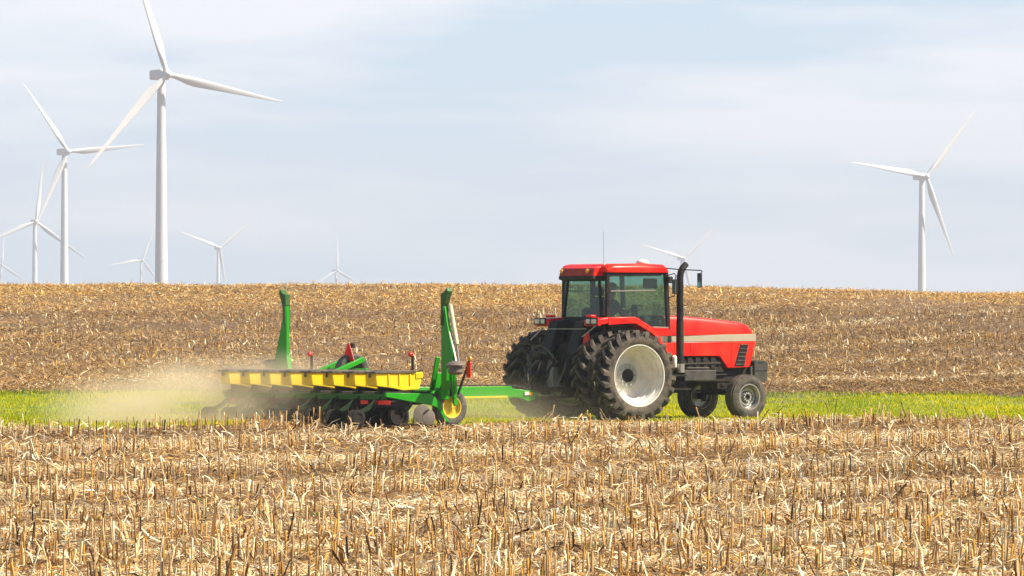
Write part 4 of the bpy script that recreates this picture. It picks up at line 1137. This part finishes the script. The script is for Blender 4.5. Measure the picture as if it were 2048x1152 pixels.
# folded row markers
for sg in (1, -1):
    mk = empty('row_marker', (0, -2.96 if sg > 0 else 2.78, 0), 0, PL)
    def q_(r): return sg * r
    b = PB()
    b.front([(q_(-0.07), 0.60), (q_(0.09), 0.60), (q_(0.12), 1.16), (q_(0.34), 1.26), (q_(0.33), 1.40), (q_(0.13), 1.98), (q_(0.03), 2.36), (q_(-0.05), 2.36), (q_(-0.07), 2.0)] if sg > 0 else [(q_(-0.07), 0.60), (q_(0.45), 0.60), (q_(0.36), 1.30), (q_(0.10), 2.02), (q_(0.03), 2.36), (q_(-0.05), 2.36), (q_(-0.07), 2.0)], -5.64, -5.56)
    b.bar((-5.58, q_(0.30), 1.30), (-5.50, q_(0.22), 0.60), 0.05, 0.06)
    b.build('mast', 'green', mk, 0.008)
    b = PB(); b.front([(q_(-0.06), 1.95), (q_(0.0), 1.95), (q_(0.05), 2.42), (q_(-0.04), 2.42)], -5.67, -5.53)
    b.front([(q_(-0.06), 2.36), (q_(0.07), 2.38), (q_(0.18), 2.62), (q_(0.14), 2.69), (q_(0.05), 2.60), (q_(-0.06), 2.58)], -5.66, -5.54)
    b.build('mast_tip', 'green_dk', mk, 0.006)
    b = PB(); b.tube([(-5.52, q_(0.06), 2.36), (-5.52, q_(0.30), 1.58)], 0.048, 16); b.build('fold_cylinder', 'cream' if sg > 0 else 'green', mk)
    b = PB(); b.tube([(-5.52, q_(0.30), 1.58), (-5.52, q_(0.36), 1.26)], 0.022, 10)
    b.bar((-5.60, q_(0.05), 2.1), (-5.60, q_(0.42), 1.15), 0.03, 0.05)
    b.tube([(-5.48, q_(-0.02), 0.7), (-5.48, q_(0.12), 1.1)], 0.025, 8)
    b.build('cylinder_rod', 'steel' if sg > 0 else 'dark', mk)
    b = PB()
    b.lathe([(0.0, 0.19), (0.02, 0.195), (0.06, 0.155), (0.10, 0.06), (0.105, 0.001)], c=(-5.66, q_(0.46), 1.16), axis='z', n=32)
    b.lathe([(0.0, 0.19), (0.035, 0.14), (0.06, 0.03)], c=(-5.66, q_(0.46), 1.16), axis='z', n=32)
    b.lathe([(0.04, 0.13), (-0.10, 0.15), (-0.14, 0.12), (-0.14, 0.09), (-0.05, 0.07)], c=(-5.66, q_(0.46), 1.14), axis='z', n=28)
    dd = b.build('marker_disc', 'disc', mk)
    b = PB(); b.lathe([(-0.03, 0.10), (-0.145, 0.10), (-0.15, 0.07), (-0.15, 0.001)], c=(-5.66, q_(0.46), 1.14), axis='z', n=24); b.build('disc_hub', 'dark', mk)
# cables lying along the tongue
b = PB(); b.tube(smooth_path([(-4.6, 0.05, 0.74), (-3.6, 0.1, 0.735), (-2.6, 0.05, 0.74), (-1.9, 0.05, 0.72), (-1.5, 0.08, 0.64)]), 0.014, 6); b.build('cable', 'dark', PL)

# ------------------------------------------------------------------ wind turbines
def make_turbine():
    root = empty('wind_turbine', (0, 0, 0))
    b = MB(); n = 32
    b.lathe([(-8, 2.15), (0, 2.15), (20, 1.98), (20, 2.04), (20.3, 2.04), (20.3, 1.98), (48, 1.66), (48, 1.71), (48.3, 1.71), (48.3, 1.66), (78.2, 1.25)], axis='z', n=n)
    b.build('tower', 'turbine', root)
    b = MB()
    def nr(x, hw, z0, z1, e=0.35): return [(x, -hw, z0 + e), (x, -hw + e, z0), (x, hw - e, z0), (x, hw, z0 + e), (x, hw, z1 - e), (x, hw - e, z1), (x, -hw + e, z1), (x, -hw, z1 - e)]
    # nacelle along local X (forward = towards the rotor)
    b.loft([nr(-6.6, 1.35, 78.9, 81.3), nr(-6.2, 1.7, 78.5, 81.7), nr(2.4, 1.75, 78.2, 81.8), nr(3.6, 1.3, 78.6, 81.4)])
    na = b.build('nacelle', 'turbine', root, 0.15)
    b = MB(); b.tube([(-5.6, 0.6, 81.6), (-5.6, 0.6, 83.2)], 0.06, 6); b.tube([(-5.6, -0.6, 81.6), (-5.6, -0.6, 83.2)], 0.06, 6); b.build('wind_vane', 'turbine', na)
    b = MB(); b.lathe([(3.5, 1.35), (4.2, 1.55), (5.2, 1.5), (6.2, 1.1), (6.8, 0.5), (6.95, 0.001)], c=(0, 0, 80), axis='x', n=28); b.build('hub', 'turbine', root)
    # blade along local z, chord mostly in the rotor plane (r)
    st = [(1.0, 0.85, 1.0, 0), (2.6, 0.85, 1.0, 4), (4.5, 1.05, 0.72, 16), (7.5, 1.45, 0.36, 15), (10, 1.55, 0.26, 12), (15, 1.32, 0.20, 8), (21, 1.05, 0.18, 5), (28, 0.78, 0.16, 3), (34, 0.55, 0.14, 1), (38.5, 0.36, 0.13, 0), (40.6, 0.20, 0.12, 0), (41, 0.05, 0.12, 0)]
    b = MB(); rings = []
    for (z, c, th, tw) in st:
        ring = []
        for k in range(16):
            a = 2 * PI * k / 16
            u_ = c * math.cos(a); w_ = c * th * math.sin(a) * (1.0 if th > 0.9 else (1.15 + 0.5 * math.cos(a)))
            u_ -= (c - 0.85) * 0.55 if z > 3 else 0
            t_ = rad(tw + 4)
            ring.append((w_ * math.cos(t_) + u_ * math.sin(t_), u_ * math.cos(t_) - w_ * math.sin(t_), z))
        rings.append(ring)
    b.loft(rings, True, True)
    bl = b.build('blade', 'turbine', root); bl.location = (5.0, 0, 80)
    for k in (1, 2):
        c = bl.copy(); COL.objects.link(c); c.parent = root
    return root
T0 = make_turbine()
TLAB = ['largest white wind turbine, its tall thick tower rising over the left of the field',
        'white wind turbine just left of the largest one, second in height',
        'lone white wind turbine standing at the far right beyond the field',
        'hazy grey-blue turbine left of both white towers, one blade straight up',
        'pale blue turbine right of the largest tower, two blades raised like a Y',
        'faint turbine partly hidden behind the largest white tower on its left side',
        'faint turbine standing alone mid-left with one blade straight up, hub just over the field',
        'faint low turbine farthest left of all, beyond the hazy grey-blue one',
        'faint turbine rising behind the tractor exhaust pipe, two blades raised',
        'faintest turbine behind the tractor cab, mostly hidden by the roof']
for i, (u, v, L, ph, yw) in enumerate(TURB):
    o = T0 if i == 0 else copy_tree(T0)
    tx, ty, tz = TB[i]
    # local X is the rotor axis: turn it to face the viewer, then to the right by the yaw
    a = -PI / 2 + rad(yw)
    o.location = (tx - 5.0 * math.cos(a) * 1.0, ty - 5.0 * math.sin(a), tz); o.rotation_euler = (0, 0, a)
    tag(o, TLAB[i], 'wind turbine', 'wind turbines beyond the crest')
    k = 0
    for ch in o.children:
        if ch.name.startswith('blade'):
            phi = rad(ph + 120 * k); k += 1
            # seen from the front, image right is local -y... (machine r is to the left of travel towards the viewer)
            ch.location = (5.0, 0, 80)
            ch.rotation_euler = (-(PI / 2 - phi), 0, 0)

# ------------------------------------------------------------------ dust behind the planter
def dust(name, label, centre, half, dens, seed, rz=0.0):
    bm = bmesh.new()
    bmesh.ops.create_icosphere(bm, subdivisions=3, radius=1.0)
    me = bpy.data.meshes.new(name); bm.to_mesh(me); bm.free()
    o = bpy.data.objects.new(name, me); COL.objects.link(o)
    o.location = centre; o.scale = half; o.rotation_euler = (0, 0, rz)
    m = bpy.data.materials.new(name); m.use_nodes = True; t = m.node_tree
    t.nodes.remove(t.nodes['Principled BSDF'])
    pv = t.nodes.new('ShaderNodeVolumePrincipled')
    pv.inputs['Color'].default_value = (1.0, 0.87, 0.66, 1); pv.inputs['Anisotropy'].default_value = 0.2
    tc = t.nodes.new('ShaderNodeTexCoord')
    ln = t.nodes.new('ShaderNodeVectorMath'); ln.operation = 'LENGTH'; t.links.new(tc.outputs['Object'], ln.inputs[0])
    fo = t.nodes.new('ShaderNodeMapRange'); fo.interpolation_type = 'SMOOTHSTEP'
    fo.inputs['From Min'].default_value = 1.0; fo.inputs['From Max'].default_value = 0.15
    t.links.new(ln.outputs['Value'], fo.inputs['Value'])
    mpn = t.nodes.new('ShaderNodeMapping'); mpn.inputs['Scale'].default_value = (half[0] * 0.5, half[1] * 0.5, half[2] * 0.9); mpn.inputs['Location'].default_value = (seed, seed, 0)
    t.links.new(tc.outputs['Object'], mpn.inputs[0])
    ns = t.nodes.new('ShaderNodeTexNoise'); ns.inputs['Scale'].default_value = 1.0; ns.inputs['Detail'].default_value = 3; t.links.new(mpn.outputs[0], ns.inputs['Vector'])
    nr_ = t.nodes.new('ShaderNodeMapRange'); nr_.inputs['From Min'].default_value = 0.30; nr_.inputs['From Max'].default_value = 0.68; t.links.new(ns.outputs['Fac'], nr_.inputs['Value'])
    ml = t.nodes.new('ShaderNodeMath'); ml.operation = 'MULTIPLY'; t.links.new(fo.outputs[0], ml.inputs[0]); t.links.new(nr_.outputs[0], ml.inputs[1])
    pw = t.nodes.new('ShaderNodeMath'); pw.operation = 'POWER'; pw.inputs[1].default_value = 1.5; t.links.new(ml.outputs[0], pw.inputs[0])
    m2 = t.nodes.new('ShaderNodeMath'); m2.operation = 'MULTIPLY'; m2.inputs[1].default_value = dens; t.links.new(pw.outputs[0], m2.inputs[0])
    t.links.new(m2.outputs[0], pv.inputs['Density']); t.links.new(pv.outputs[0], t.nodes['Material Output'].inputs['Volume'])
    me.materials.append(m)
    return tag(o, label, 'dust', kind='stuff')
dust('dust_cloud', 'pale tan dust blowing off the left end of the planter', (-5.5, 114.4, 0.0), (5.0, 3.8, 1.75), 2.0, 3.0)
dust('wheel_dust', 'thin brown dust hanging around the planter and rear tractor wheels', (-1.0, 115.6, 0.15), (4.5, 3.6, 1.0), 0.40, 9.0, TH * 0.5)

# ------------------------------------------------------------------ air
b = MB(); b.box(-6000, 6000, -9000, 100, -60, 190)
hz = b.build('haze', 'turbine', None)
hz.location = (0, 0, 0)
me = hz.data
m = bpy.data.materials.new('haze'); m.use_nodes = True; t = m.node_tree
t.nodes.remove(t.nodes['Principled BSDF'])
pv = t.nodes.new('ShaderNodeVolumePrincipled')
pv.inputs['Color'].default_value = (0.68, 0.77, 0.90, 1); pv.inputs['Density'].default_value = 0.00018; pv.inputs['Anisotropy'].default_value = 0.0
t.links.new(pv.outputs[0], t.nodes['Material Output'].inputs['Volume'])
me.materials.clear(); me.materials.append(m)
tag(hz, 'pale air haze over the fields', 'haze', kind='stuff')
